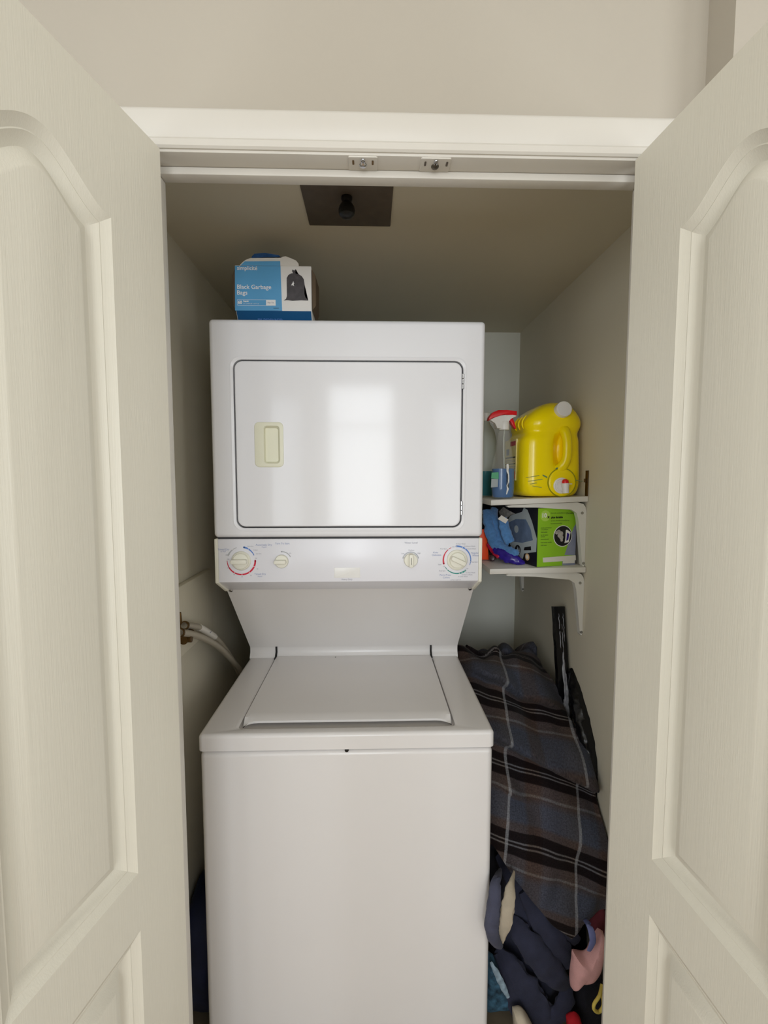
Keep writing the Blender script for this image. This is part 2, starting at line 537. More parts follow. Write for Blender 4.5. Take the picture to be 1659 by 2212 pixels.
prism_x('head_casing', [(y, z) for z, y in casing_profile(ZH + 0.004, 1)], XL - 0.064, XR + 0.064, M_trim, t1)
for a, s in ((XL - 0.004, -1), (XR + 0.004, 1)):
    bm = bmesh.new()
    pr = casing_profile(a, s)
    lo = [bm.verts.new((x, y, 0)) for x, y in pr]; hi = [bm.verts.new((x, y, ZH + 0.004)) for x, y in pr]
    bm.faces.new(lo); bm.faces.new(hi)
    for i in range(len(pr)): bm.faces.new([lo[i], lo[(i + 1) % len(pr)], hi[(i + 1) % len(pr)], hi[i]])
    finish('side_casing', bm, M_trim, t1)
# jamb and stops
t2 = struct(empty('trim_2', (0.056, 0.83, 0)), 'white wooden door jamb with stops lining the closet opening', 'door jamb')
box('head_jamb', XL - 0.02, XR + 0.02, YW0 - 0.006, YW1, ZH, ZH + 0.02, M_trim, t2, 0.0015, 2)
box('side_jamb', XL - 0.02, XL, YW0 - 0.006, YW1, 0, ZH, M_trim, t2, 0.0015, 2)
box('side_jamb', XR, XR + 0.02, YW0 - 0.006, YW1, 0, ZH, M_trim, t2, 0.0015, 2)
box('head_stop', XL, XR, 0.834, 0.859, ZH - 0.0125, ZH - 0.0002, M_trim, t2, 0.002, 2)
box('side_stop', XL + 0.0002, XL + 0.0125, 0.834, 0.859, 0, ZH - 0.013, M_trim, t2, 0.002, 2)
box('side_stop', XR - 0.0125, XR - 0.0002, 0.834, 0.859, 0, ZH - 0.013, M_trim, t2, 0.002, 2)


# ------------------------------------------------------------------ the two moulded doors
def arch_outline(s0, s1, z0, zc, za, d=0.0, n=20):
    """panel outline with an eyebrow top, moved inwards by d"""
    a, b = s0 + d, s1 - d

    def top(s):
        t = (s - s0) / (s1 - s0)
        sl = (za - zc) * math.pi * math.sin(2 * math.pi * t) / (s1 - s0)
        return zc + (za - zc) * (0.5 - 0.5 * math.cos(2 * math.pi * t)) - d * math.sqrt(1 + sl * sl)
    pts = [(a, z0 + d), (b, z0 + d)]
    for i in range(2 * n + 1):
        s = b + (a - b) * i / (2 * n)
        pts.append((s, top(s)))
    return pts


def offset_in(pts, d):
    n = len(pts); out = []
    for i in range(n):
        p0, p1, p2 = Vector(pts[i - 1]), Vector(pts[i]), Vector(pts[(i + 1) % n])
        a = (p1 - p0).normalized(); b = (p2 - p1).normalized()
        na = Vector((-a.y, a.x)); nb = Vector((-b.y, b.x))
        m_ = (na + nb)
        m_ = m_ / max(m_.length_squared, 1e-6) * 2
        out.append(tuple(p1 + m_ * d))
    return out


DW, DT = 0.428, 0.035
PROFILE = [(0.0, 0.0), (0.002, 0.0016), (0.013, 0.0070), (0.0145, 0.0066), (0.016, 0.0078), (0.027, 0.0142), (0.030, 0.0150), (0.033, 0.0140), (0.048, 0.0036), (0.052, 0.0028)]


def make_door(name, label, side, hinge, ang):
    """side -1: hinged on the left jamb, +1: on the right. Local x runs from the hinge to the free edge, the face to the closet middle is y=0"""
    r = empty(name, (hinge[0], hinge[1], 0.012))
    d = Vector((side * math.sin(ang), -math.cos(ang)))
    r.rotation_euler = (0, 0, math.atan2(d.y, d.x))
    struct(r, label, 'door')
    H = 2.022
    low = [(0.110, 0.24), (DW - 0.110, 0.24), (DW - 0.110, 0.817), (0.110, 0.817)]
    rect = [(0, 0), (DW, 0), (DW, H), (0, H)]
    sgn = side                      # local +y side: for the left door the visible face looks to +x world
    for vis in (True, False):
        bm = bmesh.new()
        # local: x=s, z=v, y: face plane; visible face at y=0, slab goes to y = -sgn_dir*DT
        ydir = 1.0 if side < 0 else -1.0
        def f3(u, v, w):
            return (u, ydir * (-w) if vis else ydir * (-DT + w), v)
        holes = []
        holes.append([(arch_outline(0.110, DW - 0.110, 0.910, 1.861, 1.911, a), b) for a, b in PROFILE])
        holes.append([(offset_in(low, a), b) for a, b in PROFILE])
        ring_solid(bm, [(rect, 0), (rect, DT / 2)], holes, f3, cap_back=False)
        finish('door_face' if vis else 'back_face', bm, M_door, r, local=True, smooth=28)
    return r


make_door('door_1', 'white moulded arch-panel closet door swung open, hinged at the hose side', -1, (-0.330, 0.783), math.radians(12.3))
make_door('door_2', 'white moulded arch-panel closet door swung open, hinged at the shelf side', 1, (0.431, 0.789), math.radians(4.4))


# ball catches under the head jamb
def ball_catch(x0, x1, label, worn):
    y0, y1, z = 0.800, 0.8335, ZH
    r = tag(empty('ball_catch', ((x0 + x1) / 2, 0.817, z)), label, 'door catch', 'door catches')
    bm = bmesh.new()
    f = lambda u, v, w: (u, v, z - 0.0022 + w)
    ring_solid(bm, rounded_outer(x0, x1, y0, y1, 0.003, 0.0006, 0.0022, 2), [], f)
    finish('strike_plate', bm, M_trim, r)
    cx, cy = (x0 + x1) / 2, 0.813
    bm = bmesh.new()
    lathe(bm, [(0.0065, 0.0), (0.0065, 0.001), (0.005, 0.003), (0.0025, 0.0042), (0, 0.0045)], 20, axis_m((cx, cy + 0.006, z - 0.0022), (0, 0, -1)))
    finish('catch_ball', bm, M_chrome if not worn else mat('worn_steel', rgb(92, 86, 76), 0.45, 0.3, 200, metal=0.8), r)
    bm = bmesh.new()
    tube(bm, catmull([(cx - 0.002, cy - 0.001, z - 0.004), (cx - 0.002, cy - 0.010, z - 0.004), (cx + 0.002, cy - 0.010, z - 0.004), (cx + 0.002, cy - 0.001, z - 0.004)], 4), 0.0011, 8)
    finish('catch_spring', bm, M_chrome, r)
    for sx in ((-0.016, 0.016) if not worn else (-0.017, 0.019)):
        bm = bmesh.new()
        f = lambda u, v, w: (u, v, z - 0.0024 - w)
        ring_solid(bm, [(rrect(cx + sx - 0.0016, cx + sx + 0.0016, cy - 0.006, cy + 0.005, 0.0015, 4), 0.0), (rrect(cx + sx - 0.0016, cx + sx + 0.0016, cy - 0.006, cy + 0.005, 0.0015, 4), 0.0003)], [], f)
        finish('screw_slot', bm, M_brass if not worn else M_dark, r)
    return r


ball_catch(-0.036, 0.012, 'white catch plate with two slotted screws, nearer the garbage bag box', False)
ball_catch(0.083, 0.133, 'grimy white catch plate with a dark worn ball, nearer the shelves', True)

# ------------------------------------------------------------------ ceiling plate with the bulb
r = tag(empty('ceiling_light', (-0.05, 1.10, CZ)), 'dark square ceiling plate holding an unlit black bulb', 'light fixture')
box('mounting_plate', -0.149, 0.049, 1.000, 1.198, CZ - 0.006, CZ - 0.0003, M_dark, r, 0.002, 2)
bm = bmesh.new()
lathe(bm, [(0.012, 0), (0.012, 0.006), (0.010, 0.010), (0.010, 0.014)], 24, axis_m((-0.052, 1.078, CZ - 0.006), (0, 0, -1)))
finish('socket', bm, M_black, r)
bm = bmesh.new()
lathe(bm, [(0.009, 0.010), (0.013, 0.015), (0.0172, 0.022), (0.0182, 0.029), (0.0165, 0.037), (0.010, 0.043), (0, 0.045)], 28, axis_m((-0.052, 1.078, CZ - 0.006), (0, 0, -1)))
finish('bulb', bm, M_black, r)

# ------------------------------------------------------------------ stacked washer and dryer
X0, X1 = -0.398, 0.287
XM = (X0 + X1) / 2
L = tag(empty('laundry_center', (XM, 1.42, 0)), 'white stacked washer and dryer unit in the closet', 'laundry machine')
YF, YB = 1.043, 1.80
# washer cabinet
bm = bmesh.new()
ring_solid(bm, rounded_outer(X0 + 0.002, X1 - 0.002, 0.015, 0.888, 0.012, 0.014, YB - YF, 6), [], front(YF))
finish('washer_cabinet', bm, M_enamel_w, L, wn=True)
box('seam', X0 + 0.008, X1 - 0.008, YF + 0.01, YB - 0.01, 0.885, 0.896, M_gap, L)
for fx in (X0 + 0.06, X1 - 0.06):
    for fy in (YF + 0.06, YB - 0.06):
        bm = bmesh.new()
        lathe(bm, [(0.02, 0), (0.022, 0.006), (0.012, 0.010), (0.012, 0.03)], 16, Matrix.Translation((fx, fy, 0)))
        finish('levelling_foot', bm, M_black, L)
# washer deck, with a sunk bay for the lid
ZD = 0.931
LX0, LX1 = -0.312, 0.198
bm = bmesh.new()
topf = lambda u, v, w: (u, v, ZD - w)
bay = [(rrect(LX0 - 0.010, LX1 + 0.010, 1.062, 1.500, 0.012), 0.0), (rrect(LX0 - 0.0035, LX1 + 0.0035, 1.072, 1.494, 0.010), 0.004), (rrect(LX0 - 0.003, LX1 + 0.003, 1.076, 1.494, 0.010), 0.016)]
ring_solid(bm, rounded_outer(X0, X1, YF - 0.004, 1.53, 0.012, 0.009, 0.038, 5), [bay], topf)
finish('washer_top', bm, M_enamel_w, L, wn=True)
box('deck_back', X0 + 0.004, X1 - 0.004, 1.53, YB, 0.893, 0.935, M_enamel_w, L, 0.002)
# lid: thick front lip that curls down at its two corners
bm = bmesh.new()
nx, ny = 40, 24
lx0, lx1, ly0, ly1 = LX0 + 0.003, LX1 - 0.003, 1.098, 1.496
def lid_pt(i, j, low):
    u, v = i / nx, j / ny
    x = lx0 + (lx1 - lx0) * u; y = ly0 + (ly1 - ly0) * v
    e = min(u, 1 - u) * (lx1 - lx0)
    corner = max(0, 1 - e / 0.035) ** 2
    if v < 0.12: y -= (0.12 - v) / 0.12 * 0.006 * corner
    ztop = ZD + 0.005 - 0.004 * math.exp(-(y - ly0) / 0.004)
    if low:
        return (x, y, ZD - 0.004 - 0.006 * corner * max(0, 1 - v * 6))
    return (x, y, ztop)
gt = [[bm.verts.new(lid_pt(i, j, False)) for i in range(nx + 1)] for j in range(ny + 1)]
gb = [[bm.verts.new(lid_pt(i, j, True)) for i in range(nx + 1)] for j in range(ny + 1)]
for j in range(ny):
    for i in range(nx):
        bm.faces.new([gt[j][i], gt[j][i + 1], gt[j + 1][i + 1], gt[j + 1][i]])
        bm.faces.new([gb[j][i], gb[j + 1][i], gb[j + 1][i + 1], gb[j][i + 1]])
for i in range(nx):
    bm.faces.new([gt[0][i], gb[0][i], gb[0][i + 1], gt[0][i + 1]]); bm.faces.new([gt[ny][i], gt[ny][i + 1], gb[ny][i + 1], gb[ny][i]])
for j in range(ny):
    bm.faces.new([gt[j][0], gt[j + 1][0], gb[j + 1][0], gb[j][0]]); bm.faces.new([gt[j][nx], gb[j][nx], gb[j + 1][nx], gt[j + 1][nx]])
lid = finish('washer_lid', bm, M_enamel_w, L)
bm = bmesh.new()
lathe(bm, [(0.0022, 0), (0.002, 0.001), (0, 0.0015)], 12, Matrix.Translation((P(725, 1421, 1.49).x, 1.487, ZD + 0.0045)))
finish('lid_speck', bm, M_gap, lid)
bm = bmesh.new()
lathe(bm, [(0.005, 0), (0.004, 0.002), (0, 0.003)], 12, axis_m((P(749, 1618, YF).x, YF - 0.001, 0.889), (0, -1, 0)))
finish('latch_hole', bm, M_black, L)
# sloping splash panel under the control panel
cove = []
c0 = Vector((1.540, 0.965))
sl = [(1.276, 1.214), (1.507, 0.966)]
for i in range(7):
    t = i / 6
    a = Vector((1.507, 0.966)); b = Vector((1.514, 0.948)); c = Vector((1.500, 0.9335))
    p = a * (1 - t) ** 2 + b * 2 * t * (1 - t) + c * t * t
    cove.append((p.x, p.y))
pts = [sl[0]] + cove + [(1.500, 0.925), (YB - 0.02, 0.925), (YB - 0.02, 1.24), (1.276, 1.24)]
bm = bmesh.new()
a = [bm.verts.new((X0 + 0.001, p[0], p[1])) for p in pts]; b = [bm.verts.new((X1 - 0.001, p[0], p[1])) for p in pts]
bm.faces.new(a); bm.faces.new(b[::-1])
for i in range(len(pts)): bm.faces.new([a[i], b[i], b[(i + 1) % len(pts)], a[(i + 1) % len(pts)]])
splash = finish('splash_panel', bm, M_enamel_w, L, smooth=40)
for sx in (LX0 + 0.001, LX1 - 0.001):      # slots at the lid hinges
    prism_x('hinge_slot', [(1.480, 0.9325), (1.497, 0.9336), (1.5085, 0.947), (1.5060, 0.966), (1.5045, 0.966), (1.505, 0.948), (1.495, 0.937), (1.480, 0.9362)], sx - 0.003, sx + 0.003, M_black, splash)
for sx in (-0.386, 0.276):
    bm = bmesh.new()
    lathe(bm, [(0.0058, 0), (0.0058, 0.001), (0.004, 0.0028), (0, 0.003)], 16, axis_m((sx, 1.280, 1.209), (0, -0.73, -0.68)))
    finish('panel_screw', bm, M_chrome, splash)
# control panel
CP = prism_x('control_panel', [(1.190, 1.252), (1.190, 1.3630), (1.45, 1.3630), (1.45, 1.214), (1.268, 1.214)], X0 + 0.009, X1 - 0.009, M_panelw, L, 0.0015, 2)
for xa, xb in ((X0, X0 + 0.0088), (X1 - 0.0088, X1)):
    prism_x('end_cap', [(1.1885, 1.250), (1.1885, 1.3640), (1.45, 1.3640), (1.45, 1.211), (1.263, 1.211)], xa, xb, M_cream, L, 0.002, 2)
box('seam', X0 + 0.006, X1 - 0.006, 1.197, YB - 0.02, 1.360, 1.370, M_gap, L)
# dryer
DY, DZ0, DZ1 = 1.185, 1.3675, 1.9075
bm = bmesh.new()
hx0, hx1, hz0, hz1 = -0.340, 0.232, 1.3915, 1.8095
hole = [(rrect(hx0 - 0.010, hx1 + 0.010, hz0 - 0.009, hz1 + 0.010, 0.028), 0.0), (rrect(hx0 - 0.006, hx1 + 0.006, hz0 - 0.006, hz1 + 0.006, 0.025), -0.0014),
        (rrect(hx0, hx1, hz0, hz1, 0.022), 0.001), (rrect(hx0, hx1, hz0, hz1, 0.022), 0.018)]
ring_solid(bm, rounded_outer(X0, X1, DZ0, DZ1, 0.010, 0.012, YB - DY, 6), [hole], front(DY))
finish('dryer_cabinet', bm, M_enamel, L, wn=True)
ring_bm = bmesh.new()
ring_solid(ring_bm, [(rrect(hx0 + 0.0004, hx1 - 0.0004, hz0 + 0.0004, hz1 - 0.0004, 0.022), 0.012), (rrect(hx0 + 0.0004, hx1 - 0.0004, hz0 + 0.0004, hz1 - 0.0004, 0.022), 0.017)], [], front(DY))
finish('door_seal', ring_bm, M_gap, L)
bm = bmesh.new()
ux0, ux1, uz0, uz1 = -0.289, -0.219, 1.546, 1.656
cuph = [(rrect(ux0, ux1, uz0, uz1, 0.012), 0.0), (rrect(ux0 + 0.0005, ux1 - 0.0005, uz0 + 0.0005, uz1 - 0.0005, 0.0115), 0.0115)]
ring_solid(bm, rounded_outer(hx0 + 0.0035, hx1 - 0.0035, hz0 + 0.0035, hz1 - 0.0035, 0.020, 0.004, 0.012, 4), [cuph], front(DY - 0.001))
DD = finish('dryer_door', bm, M_enamel, L, wn=True)
bm = bmesh.new()
cup = [(rrect(ux0 + 0.022, ux1 - 0.008, uz0 + 0.008, uz1 - 0.008, 0.008), 0.0), (rrect(ux0 + 0.024, ux1 - 0.010, uz0 + 0.010, uz1 - 0.010, 0.007), 0.003),
       (rrect(ux0 + 0.0195, ux1 - 0.014, uz0 + 0.013, uz1 - 0.013, 0.006), 0.0115)]
ring_solid(bm, rounded_outer(ux0 - 0.001, ux1 + 0.001, uz0 - 0.001, uz1 + 0.001, 0.012, 0.002, 0.0128, 3), [cup], front(DY - 0.0028))
finish('pull_cup', bm, M_cream2, DD)
for za, zb in ((1.740, 1.778), (1.424, 1.460)):
    bm = bmesh.new()
    for k in range(3):
        z_0 = za + (zb - za) * k / 3
        lathe(bm, [(0.0028, z_0 + 0.0006), (0.0031, z_0 + 0.001), (0.0031, z_0 + (zb - za) / 3 - 0.001), (0.0028, z_0 + (zb - za) / 3 - 0.0006)], 14, Matrix.Translation((hx1 - 0.0012, DY - 0.0005, 0)))
    finish('hinge', bm, M_chrome, DD)


# dials and prints on the control panel
def arc(c, r_mid, a0, a1, w0, w1, m, n=28):
    bm = bmesh.new()
    rows = []
    for i in range(n + 1):
        t = i / n
        a = math.radians(a0 + (a1 - a0) * t); w = w0 + (w1 - w0) * t
        rows.append([bm.verts.new((c[0] + (r_mid + s * w / 2) * math.cos(a), 1.1898 - 0.0003, c[1] + (r_mid + s * w / 2) * math.sin(a))) for s in (-1, 1)])
    for p, q in zip(rows, rows[1:]): bm.faces.new([p[0], p[1], q[1], q[0]])
    for a, w in ((a0, w0), (a1, w1)):
        ce = bm.verts.new((c[0] + r_mid * math.cos(math.radians(a)), 1.1895, c[1] + r_mid * math.sin(math.radians(a))))
        rim = [bm.verts.new((ce.co.x + w / 2 * math.cos(k * math.pi / 6), 1.1895, ce.co.z + w / 2 * math.sin(k * math.pi / 6))) for k in range(12)]
        for k in range(12): bm.faces.new([ce, rim[k], rim[(k + 1) % 12]])
    return finish('dial_mark', bm, m, CP, smooth=None)


def dots(c, r_mid, angs, m=M_ink, rad=0.0011):
    for a in angs:
        bm = bmesh.new()
        a = math.radians(a)
        ce = Vector((c[0] + r_mid * math.cos(a), 1.1892, c[1] + r_mid * math.sin(a)))
        bm.faces.new([bm.verts.new(ce + Vector((rad * math.cos(k * math.pi / 5), 0, rad * math.sin(k * math.pi / 5)))) for k in range(10)])
        finish('dial_dot', bm, m, CP, smooth=None)


def knob(c, r_out, r_in, grip_len, grip_w, ang, ring=True, pointer=None, shift=0.0):
    k = empty('knob', (0, 0, 0)) if False else None
    bm = bmesh.new()
    A = axis_m((c[0], 1.190, c[1]), (0, -1, 0))
    if ring:
        lathe(bm, [(r_out + 0.001, 0), (r_out + 0.001, 0.002), (r_out, 0.004), (r_in + 0.0015, 0.006), (r_in + 0.0005, 0.005), (r_in, 0.0065), (r_in - 0.001, 0.009), (0, 0.0095)], 44, A)
        base = 0.009
    else:
        lathe(bm, [(r_out, 0), (r_out, 0.006), (r_out - 0.0015, 0.0085), (0, 0.009)], 40, A)
        base = 0.0085
    o = finish('knob', bm, M_cream, CP)
    bm = bmesh.new()
    M = A @ Matrix.Rotation(ang, 4, 'Z')
    f = lambda u, v, w: M @ Vector((u, v, base + 0.013 - w))
    ring_solid(bm, rounded_outer(-grip_len / 2 + shift, grip_len / 2 + shift, -grip_w / 2, grip_w / 2, grip_w * 0.35, 0.002, 0.0138, 3), [], f)
    g = finish('knob_grip', bm, M_cream, CP)
    if pointer:
        bm = bmesh.new()
        u0, u1 = pointer
        f2 = lambda u, v, w: M @ Vector((u, v, base + 0.0134 - w))
        ring_solid(bm, [(rrect(u0, u1, -0.0006, 0.0006, 0.0005, 3), 0), (rrect(u0, u1, -0.0006, 0.0006, 0.0005, 3), 0.0006)], [], f2)
        finish('pointer_line', bm, M_inkblack, CP)
    return o


# axis_m(0,-1,0) may roll; find the grip angle so that the bar points along +x
_A = axis_m((0, 0, 0), (0, -1, 0))
_ex = _A.inverted() @ Vector((1, 0, 0)); _ez = _A.inverted() @ Vector((0, 0, 1))


def ang_for(deg):
    v = _ex * math.cos(math.radians(deg)) + _ez * math.sin(math.radians(deg))
    return math.atan2(v.y, v.x)


c1 = (-0.331, 1.3075); c2 = (-0.228, 1.3060); c3 = (0.102, 1.3075); c4 = (0.222, 1.3070)
knob(c1, 0.0238, 0.0200, 0.040, 0.0115, ang_for(180), shift=0.002)
knob(c2, 0.0172, 0.017, 0.030, 0.010, ang_for(180), ring=False, shift=0.002)
knob(c3, 0.0178, 0.017, 0.034, 0.0110, ang_for(90), ring=False, pointer=(-0.009, 0.009))
knob(c4, 0.0258, 0.0200, 0.040, 0.0115, ang_for(-25), shift=0.001)
dots((c2[0] - 0.0195, c2[1]), 0.0, [0], M_inkblack, 0.0012)
arc(c1, 0.0355, 78, 24, 0.0046, 0.0018, M_arc_blue)
arc(c1, 0.0355, 0, -150, 0.0046, 0.0030, M_arc_red, 44)
arc(c1, 0.0355, -154, -180, 0.0024, 0.0014, M_arc_red, 10)
arc(c1, 0.0355, 156, 108, 0.0042, 0.0012, M_arc_grey)
dots(c1, 0.0355, [58, -25, -56, -88, -120, 155, 125])
arc(c2, 0.0245, 92, 28, 0.0028, 0.0022, M_arc_grey)
arc(c3, 0.0205, 166, 14, 0.0024, 0.0024, M_arc_grey, 36)
dots(c3, 0.0205, [138, 90, 42], M_inkgrey)
arc(c4, 0.0355, 93, -5, 0.0046, 0.0024, M_arc_blue, 40)
arc(c4, 0.0355, -9, -22, 0.0018, 0.0012, M_arc_blue, 8)
arc(c4, 0.0355, 196, 132, 0.0044, 0.0020, M_arc_red)
arc(c4, 0.0355, 126, 116, 0.0016, 0.0012, M_arc_red, 8)
arc(c4, 0.0355, -52, -132, 0.0044, 0.0020, M_arc_green)
arc(c4, 0.0355, -137, -148, 0.0016, 0.0016, M_arc_green, 8)
dots(c4, 0.0355, [92, 68, 54, -54, -68, -80])


def label_on_panel(s, x, y, size, m=M_inkblue, align='CENTER', bold=0.0):
    q = P(x, y, 1.190)
    return text(s, size, (q.x, 1.1893, q.z), m, CP, align, bold=bold)


for s, x, y, size, m in (
        ('Automatic Dry', 570, 1177, 0.0068, M_inkblue), ('Regular', 571, 1181.5, 0.0042, M_inkblue), ('Timed Dry', 483, 1187, 0.0066, M_inkblue), ('Air Fluff', 482, 1191.5, 0.0040, M_inkblue),
        ('Timed Dry', 562, 1240, 0.0066, M_inkblue), ('Regular', 562, 1245, 0.0040, M_inkblue), ('Turn To Start', 610, 1174, 0.0066, M_inkblue),
        ('More Dry', 541, 1180, 0.0038, M_inkgrey), ('Cotton', 552, 1188, 0.0038, M_inkgrey), ('Less Dry', 559, 1196, 0.0038, M_inkgrey),
        ('Off', 493, 1208, 0.0042, M_inkgrey), ('20', 489, 1199, 0.0042, M_inkgrey), ('Off', 553, 1206, 0.0042, M_inkgrey), ('70', 556, 1229, 0.0042, M_inkgrey),
        ('50', 542, 1243, 0.0042, M_inkgrey), ('40', 523, 1246, 0.0042, M_inkgrey), ('30', 506, 1241, 0.0042, M_inkgrey), ('10', 492, 1227, 0.0042, M_inkgrey), ('On', 627, 1195, 0.0042, M_inkgrey),
        ('Water Level', 888, 1172.5, 0.0066, M_inkgrey), ('Medium', 888.5, 1188.5, 0.0046, M_inkgrey), ('Low', 870, 1195.5, 0.0046, M_inkgrey), ('High', 905, 1195, 0.0046, M_inkgrey),
        ('Knits', 941, 1193.5, 0.0064, M_inkblue), ('Delicates', 943, 1199, 0.0064, M_inkblue), ('Regular', 1026, 1194.5, 0.0064, M_inkblue), ('Whites', 1028, 1200, 0.0064, M_inkblue),
        ('Perm Press', 962, 1242, 0.0064, M_inkblue), ('Colors', 964, 1247.5, 0.0064, M_inkblue), ('Final Spin', 958, 1185.5, 0.0046, M_inkgrey), ('Final Spin', 1025, 1214, 0.0046, M_inkgrey),
        ('Final Spin', 955, 1233, 0.0046, M_inkgrey), ('Start', 950, 1219.5, 0.0046, M_inkgrey), ('15 Hot Wash', 995, 1175, 0.0046, M_inkgrey), ('10 Warm Wash', 1014, 1180, 0.0046, M_inkgrey),
        ('5 Cold Wash', 1018, 1185.5, 0.0046, M_inkgrey), ('12 Hot Wash', 1016, 1237, 0.0046, M_inkgrey), ('8 Warm Wash', 1009, 1241.5, 0.0046, M_inkgrey), ('4 Cold Wash', 1000, 1245.5, 0.0046, M_inkgrey),
        ('Off', 979, 1181.5, 0.0042, M_inkgrey), ('Off', 1009, 1228.5, 0.0042, M_inkgrey), ('Off', 959, 1223.5, 0.0042, M_inkgrey), ('pull on / push off', 984, 1252.3, 0.0038, M_inkgrey),
        ('Heavy Duty', 749.5, 1251.5, 0.0058, M_inkgrey)):
    label_on_panel(s, x, y, size, m)
q0, q1 = P(722, 1248, 1.19), P(778, 1226, 1.19)
bm = bmesh.new()
ring_solid(bm, rounded_outer(q0.x, q1.x, q0.z, q1.z, 0.0015, 0.0006, 0.0012, 2), [], front(1.1888))
finish('name_badge', bm, mat('badge_plastic', rgb(234, 233, 230), 0.3, 0.004), CP)
# dark bracket below the dryer at the back
box('rear_bracket', -0.396, -0.36, 1.445, 1.47, 1.13, 1.213, M_dark, L, 0.002)

# ------------------------------------------------------------------ box of garbage bags on the dryer
GY = 1.235
zb = DZ1
gx0, gx1 = P(507, 620, GY).x, P(674, 620, GY).x
gz0, gz1 = P(590, 671, GY).z, P(590, 574, GY).z
G = tag(empty('garbage_bag_box', ((gx0 + gx1) / 2, GY + 0.05, zb)), 'torn-open blue and white carton of black garbage bags on the dryer', 'carton')
prism_x('carton', [(GY, gz0), (GY, gz1), (GY + 0.100, gz1 + 0.004), (GY + 0.104, gz0), (GY + 0.085, zb + 0.0005), (GY + 0.026, zb + 0.0005)], gx0 + 0.0015, gx1 - 0.0015, M_carton, G, 0.0012, 2)
for xa, xb, s in ((gx0 - 0.006, gx0 + 0.001, -1), (gx1 - 0.001, gx1 + 0.006, 1)):    # bulging end flaps
    bm = bmesh.new()
    prev = None
    pr = [(GY + 0.002, gz0 + 0.002), (GY + 0.002, gz1 - 0.006), (GY + 0.098, gz1 - 0.004), (GY + 0.098, gz0 + 0.002)]
    mid = [(p[0] * 0.8 + (GY + 0.05) * 0.2, p[1] * 0.72 + (gz0 + gz1) / 2 * 0.28) for p in pr]
    xo = gx0 if s < 0 else gx1
    a = [bm.verts.new((xo, p[0], p[1])) for p in pr]; b = [bm.verts.new((xo + s * 0.008, p[0], p[1])) for p in mid]
    for i in range(4): bm.faces.new([a[i], a[(i + 1) % 4], b[(i + 1) % 4], b[i]])
    bm.faces.new(b); bm.faces.new(a)
    finish('end_flap', bm, M_kraft, G)


def gp(x, y, e=0.0): return Vector((P(x, y, GY).x, GY - 0.0003 - e, P(x, y, GY).z))


flat_poly('blue_print', [gp(508, 671), gp(609.5, 671.5), gp(606, 575), gp(507.5, 574.5)], M_print_blue, G)
flat_poly('blue_base', [Vector((gx0 + 0.003, GY - 0.0002, gz0 - 0.0006)), Vector((gx1 - 0.003, GY - 0.0002, gz0 - 0.0006)), Vector((gx1 - 0.003, GY + 0.0252, zb + 0.0012)), Vector((gx0 + 0.003, GY + 0.0252, zb + 0.0012))], M_print_deep, G, nrm=(0, -0.8, -0.6))
# torn flap standing above the front
fl = [gp(518, 574), gp(524, 567), gp(531, 562), gp(541, 558), gp(606, 557.5), gp(612, 555), gp(617, 554), gp(629, 558.5), gp(640, 563.5), gp(645, 570), gp(645.5, 575)]
flat_poly('torn_flap', fl, M_paper, G, 0.0012)
flat_poly('flap_print', [gp(520, 574.2, 0.0014), gp(529, 565.5, 0.0014), gp(605.5, 565, 0.0014), gp(606, 575, 0.0014)], M_print_blue, G)
bm = bmesh.new()
fpts = [(541, 560), (544, 552), (549, 546.5), (560, 545.5), (572, 545), (590, 547), (602, 550), (607, 556), (608, 560)]
rows = []
for k in range(5):
    rows.append([bm.verts.new(Vector((P(x, y, GY).x, GY + 0.004 + 0.016 * k + 0.004 * noise.noise(Vector((x * 0.1, k, 0))), min(P(x, y, GY).z - 0.003 * k + 0.002 * noise.noise(Vector((x * 0.15, k * 2, 3))), CZ - 0.01)))) for x, y in fpts])
for a, b in zip(rows, rows[1:]):
    for i in range(len(a) - 1): bm.faces.new([a[i], a[i + 1], b[i + 1], b[i]])
bm.faces.new(rows[0])
finish('bag_film', bm, M_film, G, smooth=60)
bagpts = [(613, 649.5), (618, 646), (620, 640), (620, 610), (619.5, 601), (623, 594.5), (629, 591), (633, 590.5), (631, 586), (632, 582.5), (635.5, 585), (639, 582), (640.5, 584), (638, 591),
          (645, 592.5), (652, 597), (656.5, 604), (658, 615), (657.5, 635), (660, 643), (666, 649.5), (650, 649), (632, 650), (620, 648.5)]
flat_poly('bag_picture', [gp(x, y, 0.0003) for x, y in bagpts], M_bagpic, G)
flat_poly('bag_glint', [gp(629, 617, 0.001), gp(632, 612, 0.001), gp(634, 608, 0.001), gp(635, 613, 0.001), gp(637, 611.5, 0.001), gp(634.5, 615, 0.001), gp(636, 619, 0.001), gp(632, 616.5, 0.001)], M_ink, G)


def gtext(s, x, y, size, m=M_ink, align='LEFT', bold=0.0):
    q = gp(x, y, 0.002)
    return text(s, size, q, m, G, align, bold=bold)


